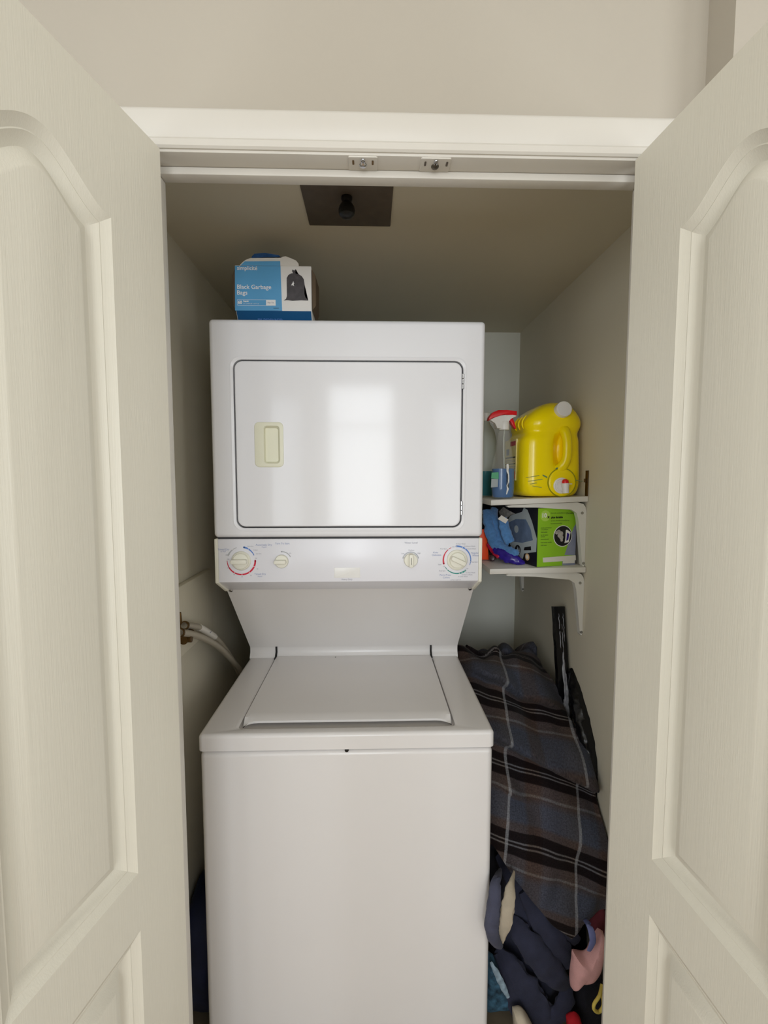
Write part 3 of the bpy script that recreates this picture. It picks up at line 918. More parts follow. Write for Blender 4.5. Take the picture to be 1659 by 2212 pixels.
gtext('simplicité', 512.5, 580, 0.0135, bold=0.0002)
gtext('Black Garbage', 512, 620.5, 0.0150, bold=0.00015)
gtext('Bags', 512, 633, 0.0150, bold=0.00015)
bm = bmesh.new()
f = lambda u, v, w: (u, GY - 0.0012 + w, v)
a, b = gp(513, 660), gp(595.5, 648)
h = [(rrect(a.x + 0.0006, b.x - 0.0006, a.z + 0.0006, b.z - 0.0006, 0.0005, 2), 0), (rrect(a.x + 0.0006, b.x - 0.0006, a.z + 0.0006, b.z - 0.0006, 0.0005, 2), 0.0002)]
ro, ri = rrect(a.x, b.x, a.z, b.z, 0.0008, 2), h[0][0]
vo = [bm.verts.new((u, GY - 0.0012, v)) for u, v in ro]; vi = [bm.verts.new((u, GY - 0.0012, v)) for u, v in ri]
for i in range(len(vo)): bm.faces.new([vo[i], vo[(i + 1) % len(vo)], vi[(i + 1) % len(vo)], vi[i]])
finish('count_frame', bm, M_ink, G, smooth=None)
flat_poly('tie_tag', [gp(575, 660, 0.0005), gp(595.5, 660, 0.0005), gp(595.5, 648.5, 0.0005), gp(575, 648.5, 0.0005)], M_ink, G)
gtext('60', 514.5, 654, 0.0105, bold=0.0004)
gtext('Regular', 526, 651.2, 0.0046, bold=0.0002)
gtext('22 x 24 IN (56 x 61.0 cm)', 526, 656.6, 0.0038)
q = gp(585, 654.5, 0.0022); text('Flap Tie', 0.0050, q, M_inkgrey, G)
gtext('INDOOR', 591, 666.5, 0.0034, M_inkblack)
q = Vector(((gx0 + gx1) / 2 - 0.012, GY + 0.0105, gz0 - 0.0168))
t_ = text('60 REGULAR', 0.0115, q, M_arc_blue, G)

# ------------------------------------------------------------------ water hoses on the left wall
b_ = tag(empty('valve_board', (CXL + 0.01, 1.30, 1.13)), 'beige board on the closet wall behind the water valves', 'board')
bm = bmesh.new()
add_box(bm, CXL + 0.0005, CXL + 0.018, 1.12, 1.455, 1.050, 1.236, 0.002, 2)
finish('board', bm, M_closet, b_)
V = tag(empty('water_valve', (CXL + 0.03, 1.235, 1.11)), 'brass water shut-off valve half hidden by the door jamb', 'valve')
bm = bmesh.new()
lathe(bm, [(0.012, 0), (0.012, 0.01), (0.009, 0.012), (0.009, 0.03), (0.013, 0.032), (0.013, 0.044), (0.008, 0.046)], 20, axis_m((-0.480, 1.180, 1.105), (0.05, 1, 0.06)))
lathe(bm, [(0.009, 0), (0.009, 0.035)], 16, axis_m((CXL + 0.018, 1.190, 1.105), (1, 0, 0)))
finish('valve_body', bm, M_brass, V)
bm = bmesh.new()
tube(bm, [(-0.487, 1.192, 1.115), (-0.489, 1.190, 1.15), (-0.490, 1.188, 1.175)], 0.004, 10)
finish('valve_lever', bm, M_brass, V)


def PX(x, y, X):
    d = FWD * FPX + RGT * (x - FW / 2) - UPV * (y - FH / 2)
    return CAM + d * (X / d.x)


def hose(name, px_pts, rad, label, tape=None):
    pts = catmull([PX(x, y, X) for x, y, X in px_pts], 10)
    h_ = tag(empty(name, pts[0]), label, 'hose', 'washer water hoses')
    bm = bmesh.new(); tube(bm, pts, rad, 14)
    finish('hose_tube', bm, M_hose, h_, smooth=60)
    bm = bmesh.new(); tube(bm, pts[0:3], rad * 1.35, 14)
    finish('hose_nut', bm, M_brass, h_, smooth=60)
    if tape:
        bm = bmesh.new(); tube(bm, pts[tape[0]:tape[1]], rad * 1.12, 14)
        tp = finish('paper_label', bm, M_paper, h_, smooth=60)
        mid = pts[(tape[0] + tape[1]) // 2]
        bm = bmesh.new()
        add_box(bm, mid.x + rad * 0.6, mid.x + rad * 1.18, mid.y - 0.006, mid.y + 0.006, mid.z - 0.001, mid.z + 0.001)
        finish('label_mark', bm, M_inkgrey, tp)
    return h_


hose('water_hose', [(398, 1351, -0.478), (415, 1352, -0.478), (432, 1356, -0.476), (452, 1368, -0.474), (468, 1380, -0.472), (487, 1402, -0.470), (505, 1432, -0.468), (520, 1462, -0.466)], 0.0085,
     'grey water hose with a white paper label, upper of the two', (19, 38))
hose('water_hose', [(388, 1367, -0.470), (405, 1368, -0.468), (428, 1374, -0.466), (455, 1386, -0.463), (478, 1402, -0.460), (500, 1425, -0.456), (515, 1442, -0.452), (530, 1466, -0.450)], 0.0088,
     'plain grey water hose curving down behind the washer, lower of the two')

# dark navy bag in the gap left of the washer
pillow('laundry_bag', [(-0.512, 0.02), (-0.405, 0.02), (-0.402, 0.20), (-0.404, 0.36), (-0.425, 0.385), (-0.470, 0.37), (-0.511, 0.33)], 1.30, 0.16, M_navybag, None, 0.01, 10, 3)
tag(bpy.data.objects['laundry_bag'], 'deep navy bag standing in the narrow gap beside the washer', 'bag')

# ------------------------------------------------------------------ shelves and brackets on the right wall
SY0, SY1 = 1.364, 1.975


def shelf(zl, zr, label):
    r = tag(empty('wall_shelf', (CXR, SY0, zr)), label, 'shelf', 'closet shelves')
    bm = bmesh.new()
    pts = [(0.353, zl - 0.016), (0.353, zl), (CXR - 0.002, zr), (CXR - 0.002, zr - 0.016)]
    a = [bm.verts.new((p[0], SY0, p[1])) for p in pts]; b = [bm.verts.new((p[0], SY1, p[1])) for p in pts]
    bm.faces.new(a); bm.faces.new(b[::-1])
    for i in range(4): bm.faces.new([a[i], b[i], b[(i + 1) % 4], a[(i + 1) % 4]])
    bmesh.ops.bevel(bm, geom=bm.edges[:], offset=0.0012, segments=2, affect='EDGES', profile=0.5)
    finish('shelf_board', bm, M_melamine, r)

    def bracket(y):
        nm = 'shelf_bracket'
        z = zr - 0.0165
        # stamped steel: leg on the wall, arm under the board, both narrowing to their ends, rounded heel
        bm = bmesh.new()
        o = [(CXR - 0.0005, z - 0.030), (CXR - 0.0005, z - 0.190), (CXR - 0.004, z - 0.197), (CXR - 0.008, z - 0.192), (CXR - 0.024, z - 0.055), (CXR - 0.030, z - 0.034), (CXR - 0.046, z - 0.024),
             (CXR - 0.150, z - 0.012 - (zr - zl) * 0.5), (CXR - 0.235, z - 0.008 - (zr - zl) * 0.83), (CXR - 0.240, z - 0.004 - (zr - zl) * 0.84), (CXR - 0.225, z - 0.0008 - (zr - zl) * 0.79), (CXR - 0.028, z - 0.001 - (zr - zl) * 0.1), (CXR - 0.010, z - 0.007), (CXR - 0.003, z - 0.017)]
        a = [bm.verts.new((p[0], y, p[1])) for p in o]; b = [bm.verts.new((p[0], y + 0.020, p[1])) for p in o]
        bm.faces.new(a); bm.faces.new(b[::-1])
        for i in range(len(o)): bm.faces.new([a[i], b[i], b[(i + 1) % len(o)], a[(i + 1) % len(o)]])
        br = finish(nm, bm, M_bracket, r, smooth=30)
        for dx, dz in ((-0.013, -0.034), (-0.0045, -0.186)):
            bm = bmesh.new()
            lathe(bm, [(0.0045, 0), (0.004, 0.0015), (0, 0.0024)], 14, axis_m((CXR + dx, y, z + dz), (0, -1, 0)))
            finish('bracket_screw', bm, M_chrome, br)
    bracket(SY0 + 0.012)
    bracket(SY1 - 0.05)
    return r


s_up = shelf(1.453, 1.464, 'white melamine wall shelf holding the yellow jug')
shelf(1.248, 1.252, 'white melamine wall shelf holding the green iron box')
bm = bmesh.new()
add_box(bm, CXR - 0.0035, CXR - 0.0003, SY0 + 0.004, SY0 + 0.020, 1.464, 1.540, 0.0006, 1)
add_box(bm, CXR - 0.010, CXR - 0.003, SY0 + 0.010, SY0 + 0.016, 1.505, 1.516, 0.001, 1)
finish('wall_clip', bm, M_brass, s_up)

# ------------------------------------------------------------------ yellow detergent jug
ZS = 1.4605
J = tag(empty('detergent_jug', (0.545, 1.47, ZS)), 'big yellow detergent jug with white cap and spigot on the upper shelf', 'jug')
jx0, jx1, jy0, jy1 = 0.449, 0.637, 1.376, 1.600
bm = bmesh.new()
#  height, left, right inset, front inset, back inset, squareness
SECT = [(0.000, 0.024, 0.022, 0.020, 0.02, 0.72), (0.004, 0.014, 0.013, 0.011, 0.012, 0.76), (0.014, 0.005, 0.006, 0.004, 0.004, 0.78), (0.030, 0.001, 0.002, 0.001, 0.001, 0.80), (0.055, 0.0, 0.0015, 0, 0, 0.80)]
SECT += [(0.055 + 0.01 * k, 0.0001 * k, 0.0015 + 0.0004 * k, 0.0002 * k, 0, 0.80) for k in range(1, 12)]
SECT += [(0.174, 0.004, 0.007, 0.003, 0.002, 0.80), (0.183, 0.008, 0.008, 0.006, 0.005, 0.79), (0.191, 0.014, 0.007, 0.010, 0.010, 0.78), (0.198, 0.016, 0.004, 0.011, 0.012, 0.77),
         (0.205, 0.014, 0.000, 0.007, 0.011, 0.76), (0.216, 0.009, -0.003, 0.003, 0.008, 0.75), (0.230, 0.011, -0.003, 0.003, 0.006, 0.74), (0.246, 0.022, 0.003, 0.008, 0.008, 0.72),
         (0.260, 0.038, 0.010, 0.016, 0.014, 0.70), (0.272, 0.056, 0.021, 0.028, 0.024, 0.70), (0.281, 0.074, 0.035, 0.044, 0.04, 0.70), (0.287, 0.092, 0.052, 0.062, 0.06, 0.70), (0.290, 0.105, 0.066, 0.080, 0.08, 0.70)]
rings = []
NR = 144
for h, il, ir, ifr, ib, sq in SECT:
    x0, x1, y0, y1 = jx0 + il, jx1 - ir, jy0 + ifr, jy1 - ib
    cx, cy = (x0 + x1) / 2, (y0 + y1) / 2
    e = 2 * (1 - sq) + 0.0
    ring = []
    for k in range(NR):
        a = 2 * math.pi * k / NR
        ca, sa = math.cos(a), math.sin(a)
        x = cx + (x1 - x0) / 2 * math.copysign(abs(ca) ** e, ca); y = cy + (y1 - y0) / 2 * math.copysign(abs(sa) ** e, sa)
        z = ZS + h
        # recess behind the handle
        if y < cy:
            gx = (x - 0.5615) / 0.017; gz = (h - 0.138) / 0.056
            d = max(0, 1 - abs(gx) ** 3) * max(0, 1 - abs(gz) ** 3)
            y += 0.050 * d
        ring.append(bm.verts.new((x, y, z)))
    rings.append(ring)
for a, b in zip(rings, rings[1:]):
    for k in range(NR): bm.faces.new([a[k], a[(k + 1) % NR], b[(k + 1) % NR], b[k]])
bm.faces.new(rings[0]); bm.faces.new(rings[-1])
bmesh.ops.subdivide_edges(bm, edges=[], cuts=1)
jb = finish('jug_body', bm, M_yellow, J, smooth=50)
sub = jb.modifiers.new('sub', 'SUBSURF'); sub.levels = 1; sub.render_levels = 1
bm = bmesh.new()
hp = catmull([(0.572, 1.398, ZS + 0.208), (0.574, 1.383, ZS + 0.195), (0.578, 1.375, ZS + 0.170), (0.579, 1.373, ZS + 0.140), (0.577, 1.374, ZS + 0.112), (0.568, 1.379, ZS + 0.092), (0.556, 1.390, ZS + 0.080)], 6)
tube(bm, hp, [0.0145, 0.015, 0.0138, 0.0135, 0.0138, 0.0155, 0.016], 18, 0.85)
finish('handle', bm, M_yellow, J, smooth=60)
cp = P(1219, 883, 1.374)
bm = bmesh.new()
ax = Vector((0.03, -1, 0.22))
A = axis_m(cp + ax.normalized() * -0.030, ax)
lathe(bm, [(0.0205, 0), (0.0215, 0.004), (0.0215, 0.008)], 36, A)
finish('neck', bm, M_yellow, J)
bm = bmesh.new()
lathe(bm, [(0.0232, 0.008), (0.0235, 0.010), (0.0235, 0.028), (0.0225, 0.031), (0.0195, 0.0315), (0.019, 0.0305), (0, 0.0305)], 40, A)
finish('cap', bm, M_whitecap, J)
bo = P(1213, 1042, 1.377)
bm = bmesh.new()
lathe(bm, [(0.042, -0.02), (0.042, 0.000), (0.040, 0.004), (0.036, 0.0055), (0, 0.006)], 44, axis_m((bo.x, 1.377, bo.z), (0, -1, 0.02)))
finish('spigot_boss', bm, M_yellow, J, smooth=45)
bm = bmesh.new()
lathe(bm, [(0.0425, 0), (0.0432, 0.0008), (0.0425, 0.0016), (0.042, 0.0016)], 44, axis_m((bo.x, 1.3755, bo.z), (0, -1, 0.02)))
finish('boss_ring', bm, mat('green_smear', rgb(150, 150, 10), 0.4, 0.3, 60), J)
sp = P(1213, 1049, 1.368)
bm = bmesh.new()
lathe(bm, [(0.0235, 0), (0.0235, 0.003), (0.020, 0.0045), (0.018, 0.003), (0.016, 0.003), (0.0155, 0.006), (0, 0.006)], 36, axis_m((sp.x, 1.371, sp.z), (0, -1, 0)))
finish('spigot_flange', bm, M_whitecap, J)
bm = bmesh.new()
lathe(bm, [(0.0095, 0), (0.0098, 0.004), (0.0092, 0.026), (0.0088, 0.030)], 24, axis_m((sp.x + 0.006, 1.356, sp.z + 0.008), (0.06, -0.05, -1)))
lathe(bm, [(0.008, 0), (0.008, 0.016)], 20, axis_m((sp.x + 0.004, 1.368, sp.z), (0.1, -1, 0)))
add_box(bm, sp.x - 0.008, sp.x + 0.026, 1.353, 1.357, sp.z + 0.004, sp.z + 0.0065, 0.001, 1)
finish('spigot', bm, M_whitecap, J)
bm = bmesh.new()
lathe(bm, [(0.0098, -0.004), (0.0098, 0.001), (0.008, 0.0055), (0.004, 0.008), (0, 0.0088)], 24, axis_m((sp.x + 0.006, 1.356, sp.z + 0.011), (0, -0.05, 1)))
finish('spigot_button', bm, M_red, J)
for yy in (1.415, 1.450, 1.485):
    bm = bmesh.new()
    tube(bm, catmull([(jx0 + 0.012, yy, ZS + 0.206), (jx0 + 0.0075, yy, ZS + 0.218), (jx0 + 0.010, yy, ZS + 0.232), (jx0 + 0.020, yy, ZS + 0.246)], 5), [0.001, 0.0028, 0.0028, 0.001], 8)
    finish('shoulder_rib', bm, M_yellow, J, smooth=60)
# printed label on the side of the jug that faces the dryer
def jl(y, z): return Vector((jx0 + 0.0035, y, ZS + z))
lab = flat_poly('side_label', [jl(1.440, 0.050), jl(1.440, 0.178), jl(1.56, 0.178), jl(1.56, 0.050)], mat('label_cream', rgb(226, 214, 150), 0.5, 0.08, 20), J, 0.005, (-1, 0, 0))
xl = jx0 - 0.0017
for z0, z1, y0, y1, m in ((0.158, 0.172, 1.445, 1.50, M_redfilm), (0.120, 0.124, 1.445, 1.55, M_inkblack), (0.100, 0.103, 1.445, 1.55, M_inkblack), (0.112, 0.1135, 1.45, 1.55, M_inkgrey), (0.108, 0.1095, 1.45, 1.55, M_inkgrey),
                          (0.092, 0.0935, 1.44, 1.55, M_inkgrey), (0.087, 0.0885, 1.44, 1.55, M_inkgrey), (0.130, 0.150, 1.51, 1.54, M_tank), (0.055, 0.078, 1.445, 1.47, M_orange)):
    flat_poly('label_print', [Vector((xl, y0, ZS + z0)), Vector((xl, y0, ZS + z1)), Vector((xl, y1, ZS + z1)), Vector((xl, y1, ZS + z0))], m, lab, 0.0004, (-1, 0, 0))
M_smear = mat('blue_smear', rgb(96, 130, 92), 0.4, 0.2, 60)
for i, (xa, ya, xb, yb) in enumerate(((1136, 1032, 1165, 1027), (1140, 1040, 1172, 1035), (1145, 1046, 1160, 1043), (1172, 1027, 1182, 1031), (1200, 1013, 1207, 1010), (1238, 1036, 1258, 1040), (1150, 1050, 1170, 1053))):
    a, b = P(xa, ya, 1.3745), P(xb, yb, 1.3745)
    w = Vector((0, 0, 0.0009 if i not in (3, 4) else 0.0028))
    flat_poly('dried_drip', [a - w * 0.3, b - w, b + w * 0.6, a + w], M_smear, jb, 0.0006)

# ------------------------------------------------------------------ spray bottle with blue cleaner
def sect_loft(bm, sects, cx, cy, z0, n=36, sq=0.55):
    e = 2 * (1 - sq)
    rs = []
    for h, rx, ry in sects:
        ring = []
        for k in range(n):
            a = 2 * math.pi * k / n
            ca, sa = math.cos(a), math.sin(a)
            ring.append(bm.verts.new((cx + rx * math.copysign(abs(ca) ** e, ca), cy + ry * math.copysign(abs(sa) ** e, sa), z0 + h)))
        rs.append(ring)
    for a, b in zip(rs, rs[1:]):
        for k in range(n): bm.faces.new([a[k], a[(k + 1) % n], b[(k + 1) % n], b[k]])
    bm.faces.new(rs[0]); bm.faces.new(rs[-1])


BY = 1.42
bx = (P(1062, 1040, BY).x + P(1111, 1040, BY).x) / 2
ZB = 1.4558
B = tag(empty('spray_bottle', (bx, BY, ZB)), 'clear spray bottle of blue cleaner with a red and white trigger', 'bottle')
SB = 0.96
body = [(0.0, 0.030, 0.020), (0.004, 0.034, 0.024), (0.03, 0.036, 0.026), (0.10, 0.036, 0.026), (0.115, 0.033, 0.025), (0.14, 0.028, 0.022), (0.165, 0.024, 0.020), (0.190, 0.021, 0.018), (0.205, 0.019, 0.017), (0.215, 0.014, 0.014), (0.222, 0.012, 0.012)]
body = [(a * SB, b * SB, c * SB) for a, b, c in body]
bm = bmesh.new(); sect_loft(bm, body, bx, BY, ZB); finish('bottle_body', bm, M_clear, B, smooth=60)
bm = bmesh.new(); sect_loft(bm, [(0.003, 0.0275, 0.019), (0.006, 0.031, 0.0215), (0.03, 0.0330, 0.0235), (0.090, 0.0330, 0.0235), (0.0902, 0.0325, 0.023)], bx, BY, ZB); finish('cleaner', bm, M_bluel, B, smooth=60)
bm = bmesh.new(); tube(bm, catmull([(bx + 0.002, BY, ZB + 0.215), (bx, BY, ZB + 0.15), (bx + 0.008, BY, ZB + 0.02)], 6), 0.0022, 8); finish('dip_tube', bm, M_milky, B)
bm = bmesh.new(); lathe(bm, [(0.0150, 0.207), (0.0155, 0.209), (0.0155, 0.230), (0.0135, 0.233), (0.010, 0.233)], 28, Matrix.Translation((bx, BY, ZB))); finish('collar', bm, M_whitecap, B)
# trigger head: white shell with a red cap, nozzle towards the jug, trigger below it


def slab(name, pts, y0, y1, m, parent, bev=0.0025):
    bm = bmesh.new()
    a = [bm.verts.new((p[0], y0, p[1])) for p in pts]; b = [bm.verts.new((p[0], y1, p[1])) for p in pts]
    bm.faces.new(a); bm.faces.new(b[::-1])
    for i in range(len(pts)): bm.faces.new([a[i], b[i], b[(i + 1) % len(pts)], a[(i + 1) % len(pts)]])
    if bev: bmesh.ops.bevel(bm, geom=[e for e in bm.edges], offset=bev, segments=2, affect='EDGES', profile=0.5, clamp_overlap=True)
    return finish(name, bm, m, parent, smooth=40)


slab('trigger_shell', px([(1055, 909), (1064, 904), (1075, 899), (1090, 897), (1106, 898), (1113, 897), (1113, 901), (1100, 905), (1095, 912), (1094, 920), (1093, 926), (1071, 926), (1068, 914), (1060, 909)], BY), BY - 0.012, BY + 0.012, M_whitecap, B, 0.002)
slab('trigger_cap', px([(1053, 910), (1055, 901), (1062, 892), (1074, 887), (1092, 887), (1106, 888.5), (1114, 889), (1114, 899), (1100, 896), (1086, 896.5), (1073, 899), (1062, 904)], BY), BY - 0.0135, BY + 0.0135, M_red, B, 0.002)
slab('trigger', px([(1096, 904), (1106, 901), (1107, 911), (1112, 922), (1114, 927), (1110, 926), (1103, 916), (1099, 907)], BY), BY - 0.009, BY + 0.009, M_red, B, 0.002)
yf = BY - 0.0275
flat_poly('label_green', [P(1061, 1033, yf), P(1077, 1035, yf), P(1077, 1020, yf), P(1062, 1021, yf)], M_greenl, B, 0.0008)
flat_poly('label_grey', [P(1060.5, 1053, yf), P(1075, 1052, yf), P(1076, 1035, yf), P(1061.5, 1034, yf)], M_greyl, B, 0.0008)
sq_ = [(1094, 1003), (1098, 1002), (1099, 1010), (1097, 1018), (1100, 1026), (1097, 1033), (1100, 1042), (1096, 1050), (1099, 1056), (1095, 1068), (1093, 1068), (1095, 1056), (1094, 1049), (1097, 1041), (1095, 1034), (1097.5, 1026), (1094, 1018)]
flat_poly('label_squiggle', [P(x, y, yf) for x, y in sq_], M_ink, B, 0.0008)

# milky refill bottle behind it, half hidden by the dryer
RB = tag(empty('refill_bottle', (0.385, 1.60, ZB)), 'milky refill bottle with teal liquid, half hidden behind the dryer edge', 'bottle')
bm = bmesh.new(); sect_loft(bm, [(0, 0.030, 0.03), (0.005, 0.036, 0.036), (0.12, 0.037, 0.037), (0.19, 0.036, 0.036), (0.225, 0.028, 0.028), (0.245, 0.014, 0.014), (0.26, 0.013, 0.013)], 0.392, 1.60, ZB - 0.001, 36, 0.5); finish('bottle_body', bm, M_milky, RB, smooth=60)
bm = bmesh.new(); sect_loft(bm, [(0.0002, 0.0295, 0.0295), (0.005, 0.0364, 0.0364), (0.086, 0.0372, 0.0372), (0.0862, 0.030, 0.030)], 0.392, 1.60, ZB - 0.001, 36, 0.5); finish('liquid_band', bm, M_teal, RB, smooth=60)
bm = bmesh.new(); lathe(bm, [(0.016, 0.255), (0.016, 0.28), (0.014, 0.282), (0, 0.282)], 24, Matrix.Translation((0.392, 1.60, ZB))); finish('cap', bm, M_whitecap, RB)

# ------------------------------------------------------------------ lower shelf: iron box, blue cloth, packets
ZL = 1.2515
th = math.radians(14)
ib = empty('iron_box', (0.497, 1.374, ZL), th)
tag(ib, 'lime green steam iron carton with a white tape strip on the lower shelf', 'carton')
bw, bd, bh = 0.134, 0.290, 0.176
# local frame: x along the front, y to the back
carton = box('carton', 0, bw, 0, bd, 0, bh, M_printblk, ib, 0.0015, 2, local=True)


def lbox(name, x0, x1, z0, z1, m, e=0.0004, parent=ib, side='front'):
    pts = {'front': [(x0, -0.0002, z0), (x1, -0.0002, z0), (x1, -0.0002, z1), (x0, -0.0002, z1)],
           'side': [(-0.0002, x0, z0), (-0.0002, x1, z0), (-0.0002, x1, z1), (-0.0002, x0, z1)]}[side]
    return flat_poly(name, pts, m, parent, e, (0, -1, 0) if side == 'front' else (-1, 0, 0), local=True)


def lpoly(name, pts, m, e=0.0008, side='front'):
    p3 = [(x, -0.0002, z) for x, z in pts] if side == 'front' else [(-0.0002, x, z) for x, z in pts]
    return flat_poly(name, p3, m, ib, e, (0, -1, 0) if side == 'front' else (-1, 0, 0), local=True)


def ltext(s, size, x, z, m, align='LEFT', e=0.0022, bold=0.0, name='lettering'):
    o = text(s, size, (x, -e, z), m, None, align, bold=bold, name=name)
    o.parent = ib
    return o


def circ(cx, cz, r, n=36): return [(cx + r * math.cos(2 * math.pi * i / n), cz + r * math.sin(2 * math.pi * i / n)) for i in range(n)]


lbox('green_face', 0.0, bw, 0.0, bh, M_lime)
# front face coordinates from the photograph: u = (x-1159)/97*bw, v = (1226-y)/124*bh
def F(x, y): return ((x - 1159) / 97.0 * bw, (1226.0 - y + (x - 1159) * -0.05) / 124.0 * bh)
lpoly('grey_wedge', [F(1256, 1130), F(1249, 1141), F(1239, 1170), F(1228, 1200), F(1256, 1200)], M_lavg, 0.0008)
lpoly('grey_base', [F(1223, 1222), F(1256, 1222), F(1256, 1204), F(1223, 1206)], M_lavg, 0.0009)
lpoly('badge_circle', circ(*F(1177, 1117), 0.0165), M_lime2, 0.0008)
lpoly('photo_ring', circ(*F(1222, 1159), 0.0325), M_ink, 0.0012)
lpoly('photo_disc', circ(*F(1222, 1159), 0.0305), M_inkblack, 0.0016)
for sx, sy, sr in ((1206, 1152, 0.0055), (1211, 1150, 0.0065), (1217, 1154, 0.0075), (1213, 1158, 0.0065), (1218, 1162, 0.0070), (1219, 1168, 0.0045)):
    lpoly('steam_puff', circ(*F(sx, sy), sr, 18), M_steam, 0.0018 + sr * 0.01)
lpoly('iron_print', [F(1229, 1146), F(1232, 1145), F(1241, 1150), F(1240, 1156), F(1237, 1172), F(1226, 1174), F(1228, 1168)], M_ink, 0.0022)
lpoly('iron_print_face', [F(1232, 1151), F(1238, 1154), F(1235.5, 1167), F(1230.5, 1169)], M_purple, 0.0025)
lpoly('tape_strip', [F(1174, 1216), F(1173, 1206), F(1256, 1200), F(1257, 1211)], M_paper, 0.0025)
lpoly('tape_strip', [F(1224, 1218), F(1224, 1212), F(1255, 1211), F(1254, 1217)], M_paper, 0.0022)
ltext('10', 0.0175, *F(1167, 1117), M_ink, bold=0.0007, e=0.0020)
ltext('x', 0.0120, *F(1182, 1119), M_inkblack, bold=0.0006, e=0.0024)
ltext('plus durable', 0.0082, *F(1191, 1120), M_inkblack, bold=0.00035)
ltext('Semelle antiadhésive', 0.0062, *F(1190, 1111), M_greylime)
ltext('Durathon', 0.0078, *F(1229, 1110), M_inkblack)
ltext("qu'une semelle antiadhésive", 0.0058, *F(1190, 1127), M_greylime)
ltext('conventionnelle', 0.0062, *F(1190, 1133), M_greylime)
for i, (s, y) in enumerate((('Arrêt automatique', 1143), ('à 3 positions', 1146.5), ('Antigouttes', 1152), ('Jet de vapeur', 1158), ('vertical', 1161.5), ('Autonettoyant', 1167), ('Très longue cordon', 1174), ('1500 watts', 1180))):
    ltext(s, 0.0048, *F(1166, y), M_greylime, bold=0.0001)
# side with the iron photo (y runs to the back, so larger y = further left in the photograph)
lbox('side_print', 0.0, bd, 0.0, bh, M_printblk, side='side')
lpoly('tank_rim', [(0.004, 0.045), (0.002, 0.085), (0.030, 0.135), (0.055, 0.168), (0.075, 0.174), (0.085, 0.160), (0.155, 0.142), (0.170, 0.125), (0.180, 0.075), (0.150, 0.045), (0.110, 0.025), (0.085, 0.012), (0.075, 0.012), (0.068, 0.030)], M_tank2, 0.0006, 'side')
lpoly('tank_window', [(0.022, 0.078), (0.035, 0.110), (0.062, 0.138), (0.120, 0.134), (0.160, 0.120), (0.170, 0.080), (0.150, 0.058), (0.080, 0.062)], M_tank, 0.0010, 'side')
lpoly('tank_knob', circ(0.115, 0.102, 0.012), M_tank2, 0.0014, 'side')
lpoly('steam_cloud', [(0.120, 0.150), (0.160, 0.158), (0.200, 0.168), (0.230, 0.150), (0.210, 0.125), (0.180, 0.130), (0.150, 0.146)], M_steam, 0.0008, 'side')
lpoly('iron_emblem', circ(0.104, 0.036, 0.016, 24), M_printblk, 0.0014, 'side')
lpoly('iron_emblem_bars', [(0.090, 0.028), (0.096, 0.046), (0.100, 0.034), (0.106, 0.048), (0.110, 0.026), (0.105, 0.036), (0.100, 0.026), (0.096, 0.036)], M_tank2, 0.0018, 'side')
lpoly('model_plate', [(0.030, 0.046), (0.070, 0.040), (0.066, 0.050), (0.032, 0.058)], M_inkblack, 0.0012, 'side')
lpoly('seal', circ(0.050, 0.022, 0.011), M_tan, 0.0012, 'side')
lpoly('seal_mark', circ(0.050, 0.022, 0.006, 20), M_carton, 0.0015, 'side')
bm = bmesh.new()
tube(bm, catmull([(0.030, 0.03, bh), (0.045, 0.05, bh + 0.013), (0.075, 0.07, bh + 0.0155), (0.100, 0.06, bh + 0.012), (0.115, 0.03, bh + 0.001)], 8), 0.0032, 10, 0.6, Vector((0, 0, 1)))
finish('carry_handle', bm, M_whitecap, ib, local=True, smooth=60)
bm = bmesh.new()
for i in range(4):
    tube(bm, catmull([(0.010 + 0.02 * i, 0.04 + 0.05 * i, bh + 0.001), (0.020 + 0.02 * i, 0.06 + 0.05 * i, bh + 0.010), (0.035 + 0.018 * i, 0.08 + 0.05 * i, bh + 0.008), (0.05 + 0.018 * i, 0.10 + 0.045 * i, bh + 0.001)], 5), [0.004, 0.007, 0.008, 0.003], 8, 0.5, Vector((0, 0, 1)), wob=0.4, seed=i)
finish('plastic_film', bm, M_wrap, ib, local=True, smooth=60)

# blue cleaning cloth flung over the things beside the iron box
C = tag(empty('cleaning_cloth', (0.42, 1.46, ZL)), 'rumpled light blue microfibre cloth hanging beside the iron carton', 'cloth')


def strip(name, pts, rad, m, parent, flat=0.35, wob=0.25, seed=0, n=20, k=8):
    bm = bmesh.new(); tube(bm, catmull(pts, k), rad, n, flat, Vector((0, -1, 0.15)), wob=wob, seed=seed)
    return finish(name, bm, m, parent, smooth=70)


strip('cloth_fold', [P(1052, 1103, 1.53), P(1056, 1130, 1.50), P(1062, 1155, 1.485), P(1072, 1176, 1.475), P(1092, 1190, 1.45), P(1112, 1194, 1.43), P(1119, 1190, 1.432)], [0.014, 0.018, 0.019, 0.019, 0.017, 0.014, 0.006], M_bluecloth, C, 0.55, 0.3, 1)
strip('cloth_fold', [P(1068, 1099, 1.545), P(1066, 1120, 1.51), P(1072, 1145, 1.495), P(1080, 1168, 1.48), P(1092, 1182, 1.465)], [0.012, 0.016, 0.018, 0.018, 0.013], M_bluecloth, C, 0.55, 0.3, 2)
hang = strip('cloth_fold', [P(1086, 1118, 1.462), P(1090, 1140, 1.452), P(1096, 1158, 1.447), P(1102, 1172, 1.445)], [0.013, 0.016, 0.017, 0.015], M_bluecloth, C, 0.4, 0.22, 3)
flat_poly('care_label', [P(1075, 1121, 1.446), P(1083, 1113, 1.446), P(1098, 1122, 1.446), P(1092, 1131, 1.446)], M_paper, hang, 0.001)

